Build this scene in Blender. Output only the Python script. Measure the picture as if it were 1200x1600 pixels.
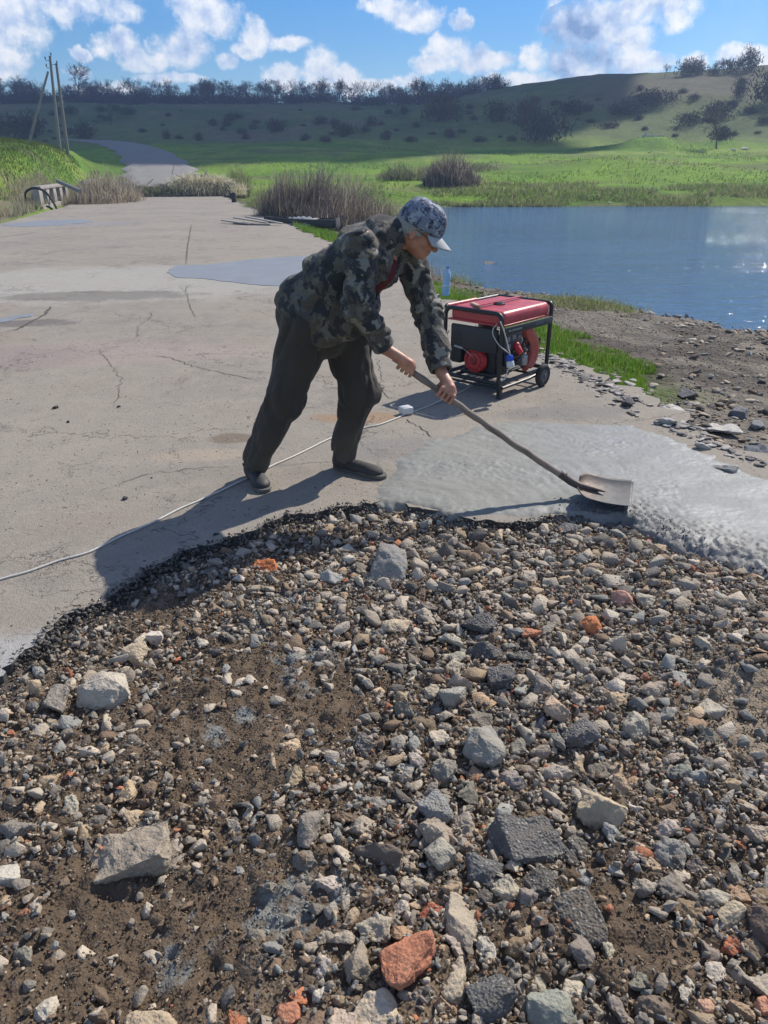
import bpy, bmesh, math, random
import numpy as np
from mathutils import Vector, Matrix
from math import radians as R, sin, cos, pi, atan2, tan, atan, sqrt

for _o in list(bpy.data.objects): bpy.data.objects.remove(_o)
SC = bpy.context.scene
COL = SC.collection
# ------------------------------------------------------------------ camera
PITCH = R(25.06); FPX = 1155.0; CAMH = 1.6
cd = bpy.data.cameras.new('camera'); cam = bpy.data.objects.new('camera', cd); COL.objects.link(cam)
cam.location = (0, 0, CAMH); cam.rotation_euler = (pi/2 - PITCH, 0, 0)
cd.sensor_fit = 'VERTICAL'; cd.sensor_height = 36; cd.lens = FPX/1600*36
cd.clip_start = .05; cd.clip_end = 5000
SC.camera = cam
# ------------------------------------------------------------------ sun, exposure
SUN_AZ = atan2(.68, .73); SUN_EL = R(42)
sd = bpy.data.lights.new('sun', 'SUN'); sun = bpy.data.objects.new('sun', sd); COL.objects.link(sun)
sd.energy = 4.3; sd.angle = R(.53); sd.color = (1, .94, .85)
_d = Vector((sin(SUN_AZ)*cos(SUN_EL), cos(SUN_AZ)*cos(SUN_EL), sin(SUN_EL)))
sun.rotation_euler = _d.to_track_quat('Z', 'Y').to_euler(); sun.location = _d*60
SC.view_settings.view_transform = 'Standard'; SC.view_settings.look = 'None'
SC.view_settings.exposure = 0.42; SC.view_settings.gamma = 1
SC.cycles.max_bounces = 6; SC.cycles.diffuse_bounces = 3; SC.cycles.glossy_bounces = 3
SC.cycles.transmission_bounces = 5; SC.cycles.volume_bounces = 0; SC.cycles.transparent_max_bounces = 8
SC.cycles.use_denoising = True; SC.cycles.caustics_reflective = False; SC.cycles.caustics_refractive = False

# ------------------------------------------------------------------ node helper
class NT:
    def __init__(s, tree): s.t = tree; s.n = tree.nodes; s.l = tree.links
    def put(s, sock, v):
        if isinstance(v, bpy.types.NodeSocket): s.l.new(v, sock)
        elif v is not None:
            try: sock.default_value = v
            except Exception:
                sock.default_value = (v[0], v[1], v[2], 1) if len(v) == 3 else v[:3]
    def node(s, ty, ins=None, **kw):
        n = s.n.new('ShaderNode'+ty)
        for k, v in kw.items(): setattr(n, k, v)
        if ins:
            for k, v in ins.items(): s.put(n.inputs[k], v)
        return n
    def m(s, op, a, b=None, c=None, clamp=False):
        n = s.node('Math', operation=op, use_clamp=clamp)
        s.put(n.inputs[0], a)
        if b is not None: s.put(n.inputs[1], b)
        if c is not None: s.put(n.inputs[2], c)
        return n.outputs[0]
    def vm(s, op, a, b=None, out=0):
        n = s.node('VectorMath', operation=op)
        s.put(n.inputs[0], a)
        if b is not None:
            if op == 'SCALE': s.put(n.inputs['Scale'], b)
            else: s.put(n.inputs[1], b)
        return n.outputs[out]
    def noise(s, vec, scale, detail=4, rough=.55, dist=0, col=False):
        n = s.node('TexNoise', {'Scale': scale, 'Detail': detail, 'Roughness': rough, 'Distortion': dist, 'Vector': vec})
        return n.outputs[1 if col else 0]
    def vor(s, vec, scale, feature='F1', rnd=1.0, out=0):
        n = s.node('TexVoronoi', {'Scale': scale, 'Vector': vec, 'Randomness': rnd}, feature=feature)
        return n.outputs[out]
    def ss(s, v, a, b, c=0., d=1.):
        n = s.node('MapRange', {'Value': v, 'From Min': a, 'From Max': b, 'To Min': c, 'To Max': d}, interpolation_type='SMOOTHSTEP')
        return n.outputs[0]
    def mix(s, f, a, b, blend='MIX'):
        n = s.node('Mix', data_type='RGBA', blend_type=blend)
        s.put(n.inputs[0], f); s.put(n.inputs[6], a); s.put(n.inputs[7], b)
        return n.outputs[2]
    def ramp(s, f, stops, interp='LINEAR'):
        n = s.node('ValToRGB'); cr = n.color_ramp; cr.interpolation = interp
        while len(cr.elements) < len(stops): cr.elements.new(.5)
        for e, (p, c) in zip(cr.elements, stops):
            e.position = p; e.color = (c[0], c[1], c[2], 1)
        s.put(n.inputs[0], f); return n.outputs[0]
    def bump(s, h, strength=1, dist=.01, nrm=None):
        n = s.node('Bump', {'Strength': strength, 'Distance': dist, 'Height': h})
        if nrm is not None: s.put(n.inputs['Normal'], nrm)
        return n.outputs[0]

def mat(name):
    m = bpy.data.materials.new(name); m.use_nodes = True
    t = NT(m.node_tree); b = t.n['Principled BSDF']
    return m, t, b
def simple(name, col, rough=.6, metal=0, var=.15, scale=40, bump=.0, spec=.5, bscale=None, bdist=.002):
    m, t, b = mat(name)
    pos = t.node('TexCoord').outputs['Object']
    n1 = t.noise(pos, scale, 5, .6)
    c = t.mix(n1, [v*(1-var*2) for v in col], [min(1, v*(1+var*2)) for v in col])
    t.put(b.inputs['Base Color'], c)
    t.put(b.inputs['Roughness'], t.ss(n1, .2, .8, max(0, rough-.1), min(1, rough+.1)))
    b.inputs['Metallic'].default_value = metal; b.inputs['Specular IOR Level'].default_value = spec
    if bump: t.put(b.inputs['Normal'], t.bump(t.noise(pos, bscale or scale*2, 6, .6), bump, bdist))
    return m

# ------------------------------------------------------------------ world: sky with cumulus
def azel(px, py):
    x, y, z = px-600., 800.-py, -FPX
    Y = cos(PITCH)*FPX + sin(PITCH)*y; Z = -sin(PITCH)*FPX + cos(PITCH)*y
    return atan2(x, Y), atan2(Z, sqrt(x*x+Y*Y))
W = bpy.data.worlds.new('World'); SC.world = W; W.use_nodes = True
w = NT(W.node_tree); bg = w.n['Background']
sky = w.node('TexSky', sky_type='NISHITA', sun_disc=False, sun_elevation=SUN_EL, sun_rotation=SUN_AZ,
             air_density=1.0, dust_density=.25, ozone_density=3.0, altitude=200)
hs = w.node('HueSaturation', {'Hue': .502, 'Saturation': 1.38, 'Value': 1.0, 'Color': sky.outputs[0]})
gen = w.node('TexCoord').outputs['Generated']
sx = w.node('SeparateXYZ', {0: gen})
az = w.m('ARCTAN2', sx.outputs[0], sx.outputs[1]); el = w.m('ARCSINE', sx.outputs[2])
uv = w.node('CombineXYZ', {0: az, 1: el, 2: 0.}).outputs[0]
wn = w.vm('SUBTRACT', w.noise(uv, 30, 3, .6, col=True), (.5, .5, .5))
uvw = w.vm('ADD', uv, w.vm('SCALE', wn, .022))
# (px, py, rx, ry, greyness)
CL = [(20,30,60,70,.3),(0,90,50,34,.25),(120,5,95,36,.45),(60,-15,80,40,.4),(185,70,38,30,.3),(205,90,32,22,.3),(265,80,42,32,.4),(295,72,40,34,.35),
 (240,95,50,20,.4),(330,25,52,36,.45),(300,5,45,28,.5),(398,55,26,30,.2),(385,75,28,14,.3),(350,92,22,14,.4),(452,66,34,15,.2),(130,86,16,12,.4),(120,112,22,10,.5),
 (440,122,32,24,.15),(500,100,30,30,.1),(520,122,52,26,.12),(560,135,60,18,.15),(600,133,30,14,.1),(640,124,22,16,.1),(665,150,18,12,.2),
 (640,25,55,28,.35),(610,10,50,18,.35),(722,33,20,18,.5),(700,75,38,26,.1),(690,98,50,18,.4),(740,95,40,24,.4),(780,95,28,16,.35),(790,125,52,16,.15),(833,95,24,26,.08),(845,125,40,14,.15),
 (905,45,66,52,.95),(890,95,50,34,1.),(950,20,60,36,.6),(1000,10,60,40,.25),(1060,15,38,40,.2),(975,60,48,34,.35),(930,90,50,34,.8),(985,98,40,24,.15),(1030,95,32,14,.12),(1085,98,28,14,.08),
 (1150,88,34,20,.1),(1190,96,40,22,.1),(1240,90,40,30,.1),(270,122,60,10,.3),(-60,60,60,60,.3),(-140,110,70,30,.3),(1330,60,60,40,.3),(160,140,60,12,.3)]
dens = None; grey = None
for (cx, cy, rx, ry, g) in CL:
    a0, e0 = azel(cx, cy); ax = abs(azel(cx+rx, cy)[0]-a0); ay = abs(azel(cx, cy-ry)[1]-e0)
    q = w.vm('MULTIPLY', w.vm('SUBTRACT', uvw, (a0, e0, 0)), (1/ax, 1/ay, 0))
    d = w.m('SUBTRACT', 1.0, w.vm('DOT_PRODUCT', q, q, out=1))
    dc = w.m('MAXIMUM', d, 0.)
    dens = d if dens is None else w.m('MAXIMUM', dens, d)
    gg = w.m('MULTIPLY', dc, g); ww = dc
    grey = gg if grey is None else w.m('ADD', grey, gg)
    wsum = ww if cx == 20 and cy == 30 else w.m('ADD', wsum, ww)
# clouds outside the part of the sky above
gnz = w.noise(w.vm('MULTIPLY', uv, (1., 1.7, 1.)), 3.2, 4, .5)
high = w.ss(el, R(10.5), R(15)); side = w.ss(w.m('ABSOLUTE', az), R(33), R(40))
oth = w.m('SUBTRACT', w.m('MULTIPLY', w.m('SUBTRACT', gnz, .55), 8.), w.m('MULTIPLY', w.m('SUBTRACT', 1., w.m('MAXIMUM', high, side)), 5.))
dens = w.m('MAXIMUM', dens, oth)
fb = w.noise(uv, 30, 12, .60); fb2 = w.noise(w.vm('ADD', uv, (.006, .012, 0)), 30, 5, .56)
fe = w.noise(uv, 38, 14, .72)
D = w.m('ADD', w.m('ADD', dens, w.m('MULTIPLY', w.m('SUBTRACT', fb, .49), 2.6)), w.m('MULTIPLY', w.m('SUBTRACT', fe, .5), 2.4))
alpha = w.ss(D, -.25, .95)
thin = w.ss(w.noise(uv, 9, 7, .65), .48, .8, 0, .25)
alpha = w.m('MAXIMUM', w.m('MULTIPLY', alpha, .97), w.m('MULTIPLY', thin, w.ss(el, 0, .25)))
gr = w.m('DIVIDE', grey, w.m('MAXIMUM', wsum, .05))
lit = w.m('MULTIPLY', w.m('SUBTRACT', fb, fb2), 2.2)
shade = w.m('ADD', w.m('SUBTRACT', w.ss(D, 1.7, .1, 0, .35), w.m('MULTIPLY', gr, .75)), w.m('ADD', lit, .72), clamp=True)
ccol = w.ramp(shade, [(0, (2.6, 3.9, 6.6)), (.4, (5.6, 6.9, 9.4)), (.7, (8.8, 9.4, 10.4)), (1, (11., 11., 11.2))])
SKYTINT = w.mix(1.0, hs.outputs[0], (.90, 1.0, 1.14), 'MULTIPLY')
w.put(bg.inputs[0], w.mix(alpha, SKYTINT, ccol)); bg.inputs[1].default_value = .085
W.cycles.sampling_method = 'MANUAL'; W.cycles.sample_map_resolution = 512

# ------------------------------------------------------------------ pixel -> place
def ray(px, py):
    x, y = px-600., 800.-py
    return np.array([x, cos(PITCH)*FPX + sin(PITCH)*y, -sin(PITCH)*FPX + cos(PITCH)*y])
def P(px, py, z=0.):
    r = ray(px, py); k = (z-CAMH)/r[2]; return np.array([r[0]*k, r[1]*k, z])
def A(px, py, Y):
    r = ray(px, py); k = Y/r[1]; return np.array([r[0]*k, Y, CAMH + r[2]*k])

# ------------------------------------------------------------------ numpy noise
def _h(x, y, z, s):
    with np.errstate(over='ignore'):
        n = x.astype(np.int64).astype(np.uint32)*np.uint32(374761393) + y.astype(np.int64).astype(np.uint32)*np.uint32(668265263) \
            + z.astype(np.int64).astype(np.uint32)*np.uint32(2246822519) + np.uint32((s*3266489917) & 0xffffffff)
        n ^= n >> np.uint32(13); n *= np.uint32(1274126177); n ^= n >> np.uint32(16); n *= np.uint32(2654435761); n ^= n >> np.uint32(15)
    return n.astype(np.float64)/4294967295.
def vn3(x, y, z, s=0):
    xi, yi, zi = np.floor(x), np.floor(y), np.floor(z)
    f = [x-xi, y-yi, z-zi]; f = [t*t*t*(t*(t*6-15)+10) for t in f]
    r = 0
    for dx in (0, 1):
        for dy in (0, 1):
            for dz in (0, 1):
                wgt = (f[0] if dx else 1-f[0])*(f[1] if dy else 1-f[1])*(f[2] if dz else 1-f[2])
                r = r + wgt*_h(xi+dx, yi+dy, zi+dz, s)
    return r*2-1
def vn2(x, y, s=0):
    xi, yi = np.floor(x), np.floor(y); zi = np.zeros_like(xi)
    f = [x-xi, y-yi]; f = [t*t*t*(t*(t*6-15)+10) for t in f]
    r = 0
    for dx in (0, 1):
        for dy in (0, 1):
            r = r + (f[0] if dx else 1-f[0])*(f[1] if dy else 1-f[1])*_h(xi+dx, yi+dy, zi, s)
    return r*2-1
def fbm2(x, y, s=0, o=4, g=.5):
    r = 0; a = 1; t = 0
    for i in range(o):
        ca, sa = cos(i*1.1+.3), sin(i*1.1+.3); k = 2.03**i
        r = r + a*vn2((x*ca-y*sa)*k+i*17.3, (x*sa+y*ca)*k-i*9.1, s+i); t += a; a *= g
    return r/t*1.6
def worley(x, y, s=0):
    xi, yi = np.floor(x), np.floor(y); best = np.full(x.shape, 9.); cid = np.zeros(x.shape)
    for dx in (-1, 0, 1):
        for dy in (-1, 0, 1):
            cx, cy = xi+dx, yi+dy; z = np.zeros_like(cx)
            d = np.hypot(cx+_h(cx, cy, z, s)-x, cy+_h(cx, cy, z, s+1)-y); hh = _h(cx, cy, z, s+2)
            k = d < best; best = np.where(k, d, best); cid = np.where(k, hh, cid)
    return best, cid
def sstep(a, b, v):
    t = np.clip((v-a)/(b-a), 0, 1); return t*t*(3-2*t)

# ------------------------------------------------------------------ object helpers
def tag(o, label=None, cat=None, group=None, kind=None):
    if label: o['label'] = label
    if cat: o['category'] = cat
    if group: o['group'] = group
    if kind: o['kind'] = kind
    return o
def empty(name, loc, label, cat, group=None, rz=0):
    o = bpy.data.objects.new(name, None); COL.objects.link(o); o.location = loc; o.rotation_euler = (0, 0, rz)
    o.empty_display_size = .1
    return tag(o, label, cat, group)
def link(name, me, m=None, parent=None, smooth=None):
    if m is not None and len(me.materials) == 0: me.materials.append(m)
    o = bpy.data.objects.new(name, me); COL.objects.link(o)
    if parent is not None:
        o.parent = parent; bpy.context.view_layer.update()
        o.matrix_parent_inverse = parent.matrix_world.inverted()
    if smooth is not None:
        me.shade_smooth()
        if smooth < 179: me.set_sharp_from_angle(angle=R(smooth))
    return o
def npmesh(name, V, F, m=None, parent=None, smooth=None, col=None):
    V = np.asarray(V, dtype=np.float32); F = np.asarray(F, dtype=np.int32); k = F.shape[1]
    me = bpy.data.meshes.new(name); me.vertices.add(len(V)); me.vertices.foreach_set('co', V.ravel())
    me.loops.add(F.size); me.loops.foreach_set('vertex_index', F.ravel())
    me.polygons.add(len(F)); me.polygons.foreach_set('loop_start', np.arange(0, F.size, k, dtype=np.int32))
    me.update(calc_edges=True); me.validate()
    if col is not None:
        a = me.color_attributes.new('col', 'FLOAT_COLOR', 'POINT')
        c = np.ones((len(V), 4), np.float32); c[:, :3] = col; a.data.foreach_set('color', c.ravel())
    return link(name, me, m, parent, smooth)
def gridfaces(nx, ny, off=0):
    i = np.arange(nx-1)[:, None]*ny + np.arange(ny-1)[None]; i = i.ravel()+off
    return np.stack([i, i+ny, i+ny+1, i+1], 1)
class MB:
    def __init__(s): s.bm = bmesh.new()
    def _add(s, tmp, M):
        me = bpy.data.meshes.new('t'); bmesh.ops.transform(tmp, matrix=M, verts=tmp.verts); tmp.to_mesh(me); tmp.free()
        s.bm.from_mesh(me); bpy.data.meshes.remove(me)
    def box(s, c, size, bev=0, M=None, rot=None, seg=2):
        t = bmesh.new(); bmesh.ops.create_cube(t, size=1)
        bmesh.ops.scale(t, vec=size, verts=t.verts)
        if bev: bmesh.ops.bevel(t, geom=t.edges[:], offset=bev, segments=seg, profile=.5, affect='EDGES')
        m = Matrix.Translation(c)
        if rot is not None: m = m @ (rot.to_4x4() if not isinstance(rot, tuple) else Matrix.Rotation(rot[2], 4, 'Z') @ Matrix.Rotation(rot[1], 4, 'Y') @ Matrix.Rotation(rot[0], 4, 'X'))
        s._add(t, (M or Matrix()) @ m); return s
    def cyl(s, a, b, r1, r2=None, seg=16, M=None, caps=True, bev=0):
        a, b = Vector(a), Vector(b); r2 = r1 if r2 is None else r2
        t = bmesh.new(); bmesh.ops.create_cone(t, cap_ends=caps, segments=seg, radius1=r1, radius2=r2, depth=(b-a).length)
        if bev:
            ed = [e for e in t.edges if abs(e.verts[0].co.z-e.verts[1].co.z) < 1e-6]
            bmesh.ops.bevel(t, geom=ed, offset=bev, segments=2, profile=.5, affect='EDGES')
        m = Matrix.Translation((a+b)/2) @ (b-a).to_track_quat('Z', 'Y').to_matrix().to_4x4()
        s._add(t, (M or Matrix()) @ m); return s
    def sph(s, c, r, seg=12, M=None):
        t = bmesh.new(); bmesh.ops.create_uvsphere(t, u_segments=seg, v_segments=seg//2+2, radius=1)
        r = (r, r, r) if isinstance(r, (int, float)) else r
        s._add(t, (M or Matrix()) @ Matrix.Translation(c) @ Matrix.Diagonal((*r, 1))); return s
    def torus(s, c, ax, R0, r0, n=24, k=10, M=None):
        ax = Vector(ax).normalized(); q = ax.to_track_quat('Z', 'Y').to_matrix().to_4x4()
        pts = [(Matrix.Translation(c) @ q) @ Vector((R0*cos(2*pi*i/n), R0*sin(2*pi*i/n), 0)) for i in range(n)]
        return s.tube(pts, r0, k, M, closed=True)
    def tube(s, pts, r, k=8, M=None, closed=False, rs=None):
        pts = [Vector(p) for p in pts]; n = len(pts); t = bmesh.new(); rings = []
        nrm = None
        for i, p in enumerate(pts):
            if closed: tg = (pts[(i+1) % n]-pts[i-1]).normalized()
            else: tg = (pts[min(i+1, n-1)]-pts[max(i-1, 0)]).normalized()
            if nrm is None: nrm = tg.orthogonal().normalized()
            nrm = (nrm - tg*nrm.dot(tg)).normalized(); bn = tg.cross(nrm); rr = rs[i] if rs else r
            rings.append([t.verts.new(p + nrm*rr*cos(2*pi*j/k) + bn*rr*sin(2*pi*j/k)) for j in range(k)])
        for i in range(n if closed else n-1):
            a, b = rings[i], rings[(i+1) % n]
            sh = 0
            if closed and i == n-1:
                sh = min(range(k), key=lambda q: (a[0].co-b[q].co).length)
            for j in range(k): t.faces.new((a[j], a[(j+1) % k], b[(j+1+sh) % k], b[(j+sh) % k]))
        if not closed: t.faces.new(rings[0][::-1]); t.faces.new(rings[-1])
        s._add(t, M or Matrix()); return s
    def build(s, name, m, parent=None, smooth=35, M=None):
        bmesh.ops.recalc_face_normals(s.bm, faces=s.bm.faces)
        if M is not None: bmesh.ops.transform(s.bm, matrix=M, verts=s.bm.verts)
        me = bpy.data.meshes.new(name); s.bm.to_mesh(me); s.bm.free()
        return link(name, me, m, parent, smooth)
def spline(pts, n=8):
    pts = [np.array(p, float) for p in pts]; out = []
    q = [2*pts[0]-pts[1]] + pts + [2*pts[-1]-pts[-2]]
    for i in range(1, len(q)-2):
        for j in range(n):
            t = j/n; a, b, c, d = q[i-1], q[i], q[i+1], q[i+2]
            out.append(.5*((2*b)+(-a+c)*t+(2*a-5*b+4*c-d)*t*t+(-a+3*b-3*c+d)*t**3))
    out.append(pts[-1]); return out
def seg_sd(px, py, poly, closed=True):
    """signed distance to a polygon (negative inside)"""
    d = np.full(px.shape, 1e9); ins = np.zeros(px.shape, bool); n = len(poly)
    for i in range(n if closed else n-1):
        ax, ay = poly[i][:2]; bx, by = poly[(i+1) % n][:2]
        vx, vy = bx-ax, by-ay; t = np.clip(((px-ax)*vx+(py-ay)*vy)/(vx*vx+vy*vy+1e-12), 0, 1)
        d = np.minimum(d, np.hypot(px-ax-vx*t, py-ay-vy*t))
        c = ((ay > py) != (by > py)) & (px < (bx-ax)*(py-ay)/(by-ay+1e-12)+ax); ins ^= c
    return np.where(ins, -d, d) if closed else d

# ------------------------------------------------------------------ road frame, terrain
RD = np.array([-.2436, .9699]); RN = np.array([.9699, .2436])
def st(x, y): return x*RN[0]+y*RN[1], x*RD[0]+y*RD[1]
def xy(s, t): return np.array([s*RN[0]+t*RD[0], s*RN[1]+t*RD[1]])
WATER = -.6
def shoreE(t): return np.interp(t, [-8, 4, 9.2, 12.4, 15.4, 19, 26, 30, 36, 42, 60], [8, 6.2, 4.9, 3.6, 1.9, 1.5, 2.0, 3.6, 7, 10.5, 15])
RIDGE = [(-400,165),(0,166),(300,168),(500,166),(620,166),(700,162),(760,149),(820,138),(870,131),(930,122),(1040,118),(1120,112),(1200,106),(1400,98),(1800,90)]
_ra = np.array([azel(*p)[0] for p in RIDGE]); _re = np.array([azel(*p)[1] for p in RIDGE])
FARRD = [(-12.6, 48, .0), (-14.2, 54, .3), (-16.9, 62, .95), (-19.9, 72, 1.7), (-25.6, 88, 2.9), (-31.4, 102, 3.8), (-39, 118, 4.7), (-50, 130, 5.4), (-75, 138, 6.)]
def terrain(x, y, fine=True):
    s, t = st(x, y); e = s-3.2; E = shoreE(t); eL = -5.6-s
    Y0 = 47.5 + 1.0*vn2(x*.12, y*0+3.3, 5)
    bank = -.10 - .5*np.clip(e/E, 0, 1)**.9
    inside = np.minimum(e-E, Y0-y)
    # far meadow
    yy = y-Y0
    far = WATER + .65*sstep(0, 3.5, yy) + .065*np.clip(yy-2, 0, 66) + .02*np.clip(yy-68, 0, 60)
    far = far + .5*sstep(5, 25, yy)*fbm2(x*.045, y*.045, 11, 4) + .10*sstep(1, 6, yy)*fbm2(x*.4, y*.4, 12, 3)
    # mounds on the meadow edge
    for (mx, my, mr, mh) in ((33, 101, 5.5, 1.5), (42, 103, 4.5, 1.0), (68, 100, 9, 1.3), (20, 68, 7, .7), (86, 96, 10, 1.2)):
        far = far + mh*np.exp(-((x-mx)**2+(y-my)**2)/mr**2)
    r = np.hypot(x, y); a = np.arctan2(x, y)
    Rr = np.interp(a, [-.5, 0, .15, .5], [265, 255, 215, 190]); rid = CAMH + Rr*np.tan(np.interp(a, _ra, _re))
    u = np.clip((r-112)/(Rr-112), 0, 1); f = .75*u+.25*u*u*(3-2*u)
    hill = np.where(u > 0, f*(rid-4.6), 0)
    hill = hill*(1+.06*fbm2(x*.02, y*.02, 21, 4)*(1-u)) + np.where(u > 0, 1.2*(1-u)*u*4*fbm2(x*.035, y*.035, 22, 4), 0)
    far = far + hill - .004*np.clip(r-Rr, 0, 400)
    lake = np.maximum(WATER - .12 - .22*np.clip(inside, 0, 9), -2.4)
    z = np.where(inside > 0, lake, np.where((e > 0) & (y < Y0), np.maximum(bank, WATER+.02), 0.))
    z = np.where((e <= 0), np.interp(e, [-.5, -.05, 0], [-.3, -.3, -.1]), z)
    # left bank
    knoll = 3.5*sstep(24, 58, t)*(.78*sstep(.1, 3.2, eL)+.22*sstep(.2, 11, eL)) - .45*sstep(0, 1.5, eL)*(1-sstep(20, 34, t))
    knoll = knoll + (.25*fbm2(x*.15, y*.15, 31, 3)+.05*fbm2(x*.9, y*.9, 32, 3))*sstep(1, 5, eL)
    zl = np.interp(eL, [-.5, 0, .05], [-.3, -.06, -.04]) + np.where(eL > 0, knoll, 0)
    z = np.where(eL > -.5, zl, z)
    # blend road side into the far land
    farw = sstep(44, 52, y) if True else 0
    zz = np.where(y > 44, z*(1-farw) + np.where((eL > 0) & (y < 88), np.maximum(far, zl*(1-sstep(68, 88, y))), far)*farw, z)
    zz = np.where((inside > 0) & (y < 60), z, zz)
    zz = np.where((e > 0) & (inside <= 0) & (y >= Y0), far, zz)
    # cut for the far road
    if fine:
        near = (y > 46) & (y < 135) & (x < 5) & (x > -90)
        if near.any():
            xx, y2 = x[near], y[near]; best = np.full(xx.shape, 1e9); zr = np.zeros(xx.shape)
            for p, q in zip(FARRD[:-1], FARRD[1:]):
                vx, vy = q[0]-p[0], q[1]-p[1]; tt = np.clip(((xx-p[0])*vx+(y2-p[1])*vy)/(vx*vx+vy*vy), 0, 1)
                d = np.hypot(xx-p[0]-vx*tt, y2-p[1]-vy*tt); k = d < best
                best = np.where(k, d, best); zr = np.where(k, p[2]+(q[2]-p[2])*tt, zr)
            wgt = 1-sstep(3.1, 5.4, best); zz[near] = zz[near]*(1-wgt) + (zr-.12)*wgt
    dip = (t > 50) & (e <= .2) & (eL < .2) & (y < 60) 
    zz = zz + np.where((s > 3.2) & (inside <= 0) & (y < 30), .035*fbm2(x*1.3, y*1.3, 41, 4) + .05*(worley(x*3, y*3, 42)[0]-.5)*.6, 0)
    return zz
# ------------------------------------------------------------------ ground sheet
def axis(lo, d0, fineto, hi, g):
    a = [lo]
    while a[-1] < fineto: a.append(a[-1]+d0)
    d = d0
    while a[-1] < hi: d *= g; a.append(a[-1]+d)
    return a
ypos = axis(-3, .11, 17, 620, 1.028); yneg = [-v for v in axis(3.5, .5, 4, 60, 1.3)][::-1]
ys = np.array(yneg+ypos)
xr = axis(0, .11, 8.5, 480, 1.04); xs = np.array([-v for v in xr[1:]][::-1]+xr)
X, Y = np.meshgrid(xs, ys, indexing='ij')
Z = terrain(X.ravel(), Y.ravel()).reshape(X.shape)
def ground_col(x, y, z):
    s, t = st(x, y); e = s-3.2; E = shoreE(t); eL = -5.6-s; r = np.hypot(x, y)
    Y0 = 47.5
    n1 = fbm2(x*.12, y*.12, 51, 5); n2 = fbm2(x*.9, y*.9, 52, 4); n3 = fbm2(x*.03, y*.03, 53, 5)
    def mixc(c, d, k): return c*(1-k[:, None])+np.array(d)*k[:, None]
    c = np.tile(np.array([.15, .25, .022]), (len(x), 1))
    c = mixc(c, (.10, .19, .018), sstep(-.1, .5, n1)); c = mixc(c, (.21, .27, .05), sstep(.1, .7, fbm2(x*.07+9, y*.16, 54, 4))*.8)
    c = mixc(c, (.14, .13, .065), sstep(.35, .8, fbm2(x*.1+30, y*.3, 57, 4))*.6)
    hillk = sstep(108, 128, r); hc = np.tile(np.array([.125, .155, .052]), (len(x), 1))
    hc = mixc(hc, (.15, .135, .075), sstep(-.1, .55, n3)); hc = mixc(hc, (.085, .125, .038), sstep(.05, .6, fbm2(x*.08, y*.05, 55, 5)))
    hc = hc*(1-.35*sstep(20, 75, x)*sstep(90, 130, y))[:, None]  # sunlit right side of the hill coloured darker to hold down its brightness
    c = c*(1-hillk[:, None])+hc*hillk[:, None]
    c = mixc(c, (.16, .14, .09), sstep(2.2, .2, y-Y0)*(y > 46)*.5*(.6+n2*.5).clip(0, 1))
    mud = np.tile(np.array([.19, .165, .135]), (len(x), 1)); mud = mixc(mud, (.115, .096, .078), sstep(-.1, .5, n2))
    mud = mixc(mud, (.22, .19, .15), sstep(.2, .6, fbm2(x*2.3, y*2.3, 58, 3)))
    k = ((e > -.4) & (y < 46)).astype(float)
    c = c*(1-k[:, None])+mud*k[:, None]
    k = ((e > 0) & (y < 48) & (t > 22)).astype(float)*sstep(22, 28, t)*.8
    c = mixc(c, (.16, .16, .07), k)
    # grass strip along the slab edge
    g = ((e > 0) & (t > 4.8) & (t < 46)).astype(float)*sstep(1.35, .7, e+.35*n2)*sstep(4.8, 5.8, t+.5*n2)*.8
    c = mixc(c, (.10, .15, .03), g)
    c = mixc(c, (.055, .05, .045), sstep(-.1, .0, e-E)*(y < 46)*(e > 0))
    dl = sstep(0, .3, eL)*sstep(6.5, 2.2, eL)*sstep(50, 33, t)*(y < 60)
    c = mixc(c, (.20, .165, .11), dl*np.clip(.75+n2, 0, 1))
    c = mixc(c, (.02, .02, .02), ((z < WATER-.05) & (y < 50)).astype(float)*.6)
    return np.clip(c, 0, 1)
gm, t, b = mat('ground')
att = t.node('Attribute', attribute_name='col').outputs[0]
pos = t.node('NewGeometry').outputs['Position']
n1 = t.noise(pos, 1.6, 9, .65); n2 = t.noise(pos, 22, 5, .6)
dist = t.vm('LENGTH', pos, out=1)
k = t.ss(dist, 12, 60, 1., .0)
vv = t.m('ADD', t.m('MULTIPLY', t.m('SUBTRACT', n1, .5), 1.1), t.m('MULTIPLY', t.m('MULTIPLY', t.m('SUBTRACT', n2, .5), .9), k))
n4 = t.noise(t.vm('MULTIPLY', pos, (1, .5, 1)), .35, 10, .72)
vv = t.m('ADD', vv, t.m('MULTIPLY', t.m('SUBTRACT', n4, .5), 1.2))
t.put(b.inputs['Base Color'], t.vm('SCALE', att, t.m('ADD', 1., vv, clamp=False)))
b.inputs['Roughness'].default_value = .95; b.inputs['Specular IOR Level'].default_value = .15
t.put(b.inputs['Normal'], t.bump(n1, .9, .25, t.bump(t.vor(pos, 14), .7, .03)))
xf, yf, zf = X.ravel(), Y.ravel(), Z.ravel()
g = npmesh('ground', np.stack([xf, yf, zf], 1), gridfaces(*X.shape), gm, smooth=180, col=ground_col(xf, yf, zf))
tag(g, kind='structure')

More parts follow.
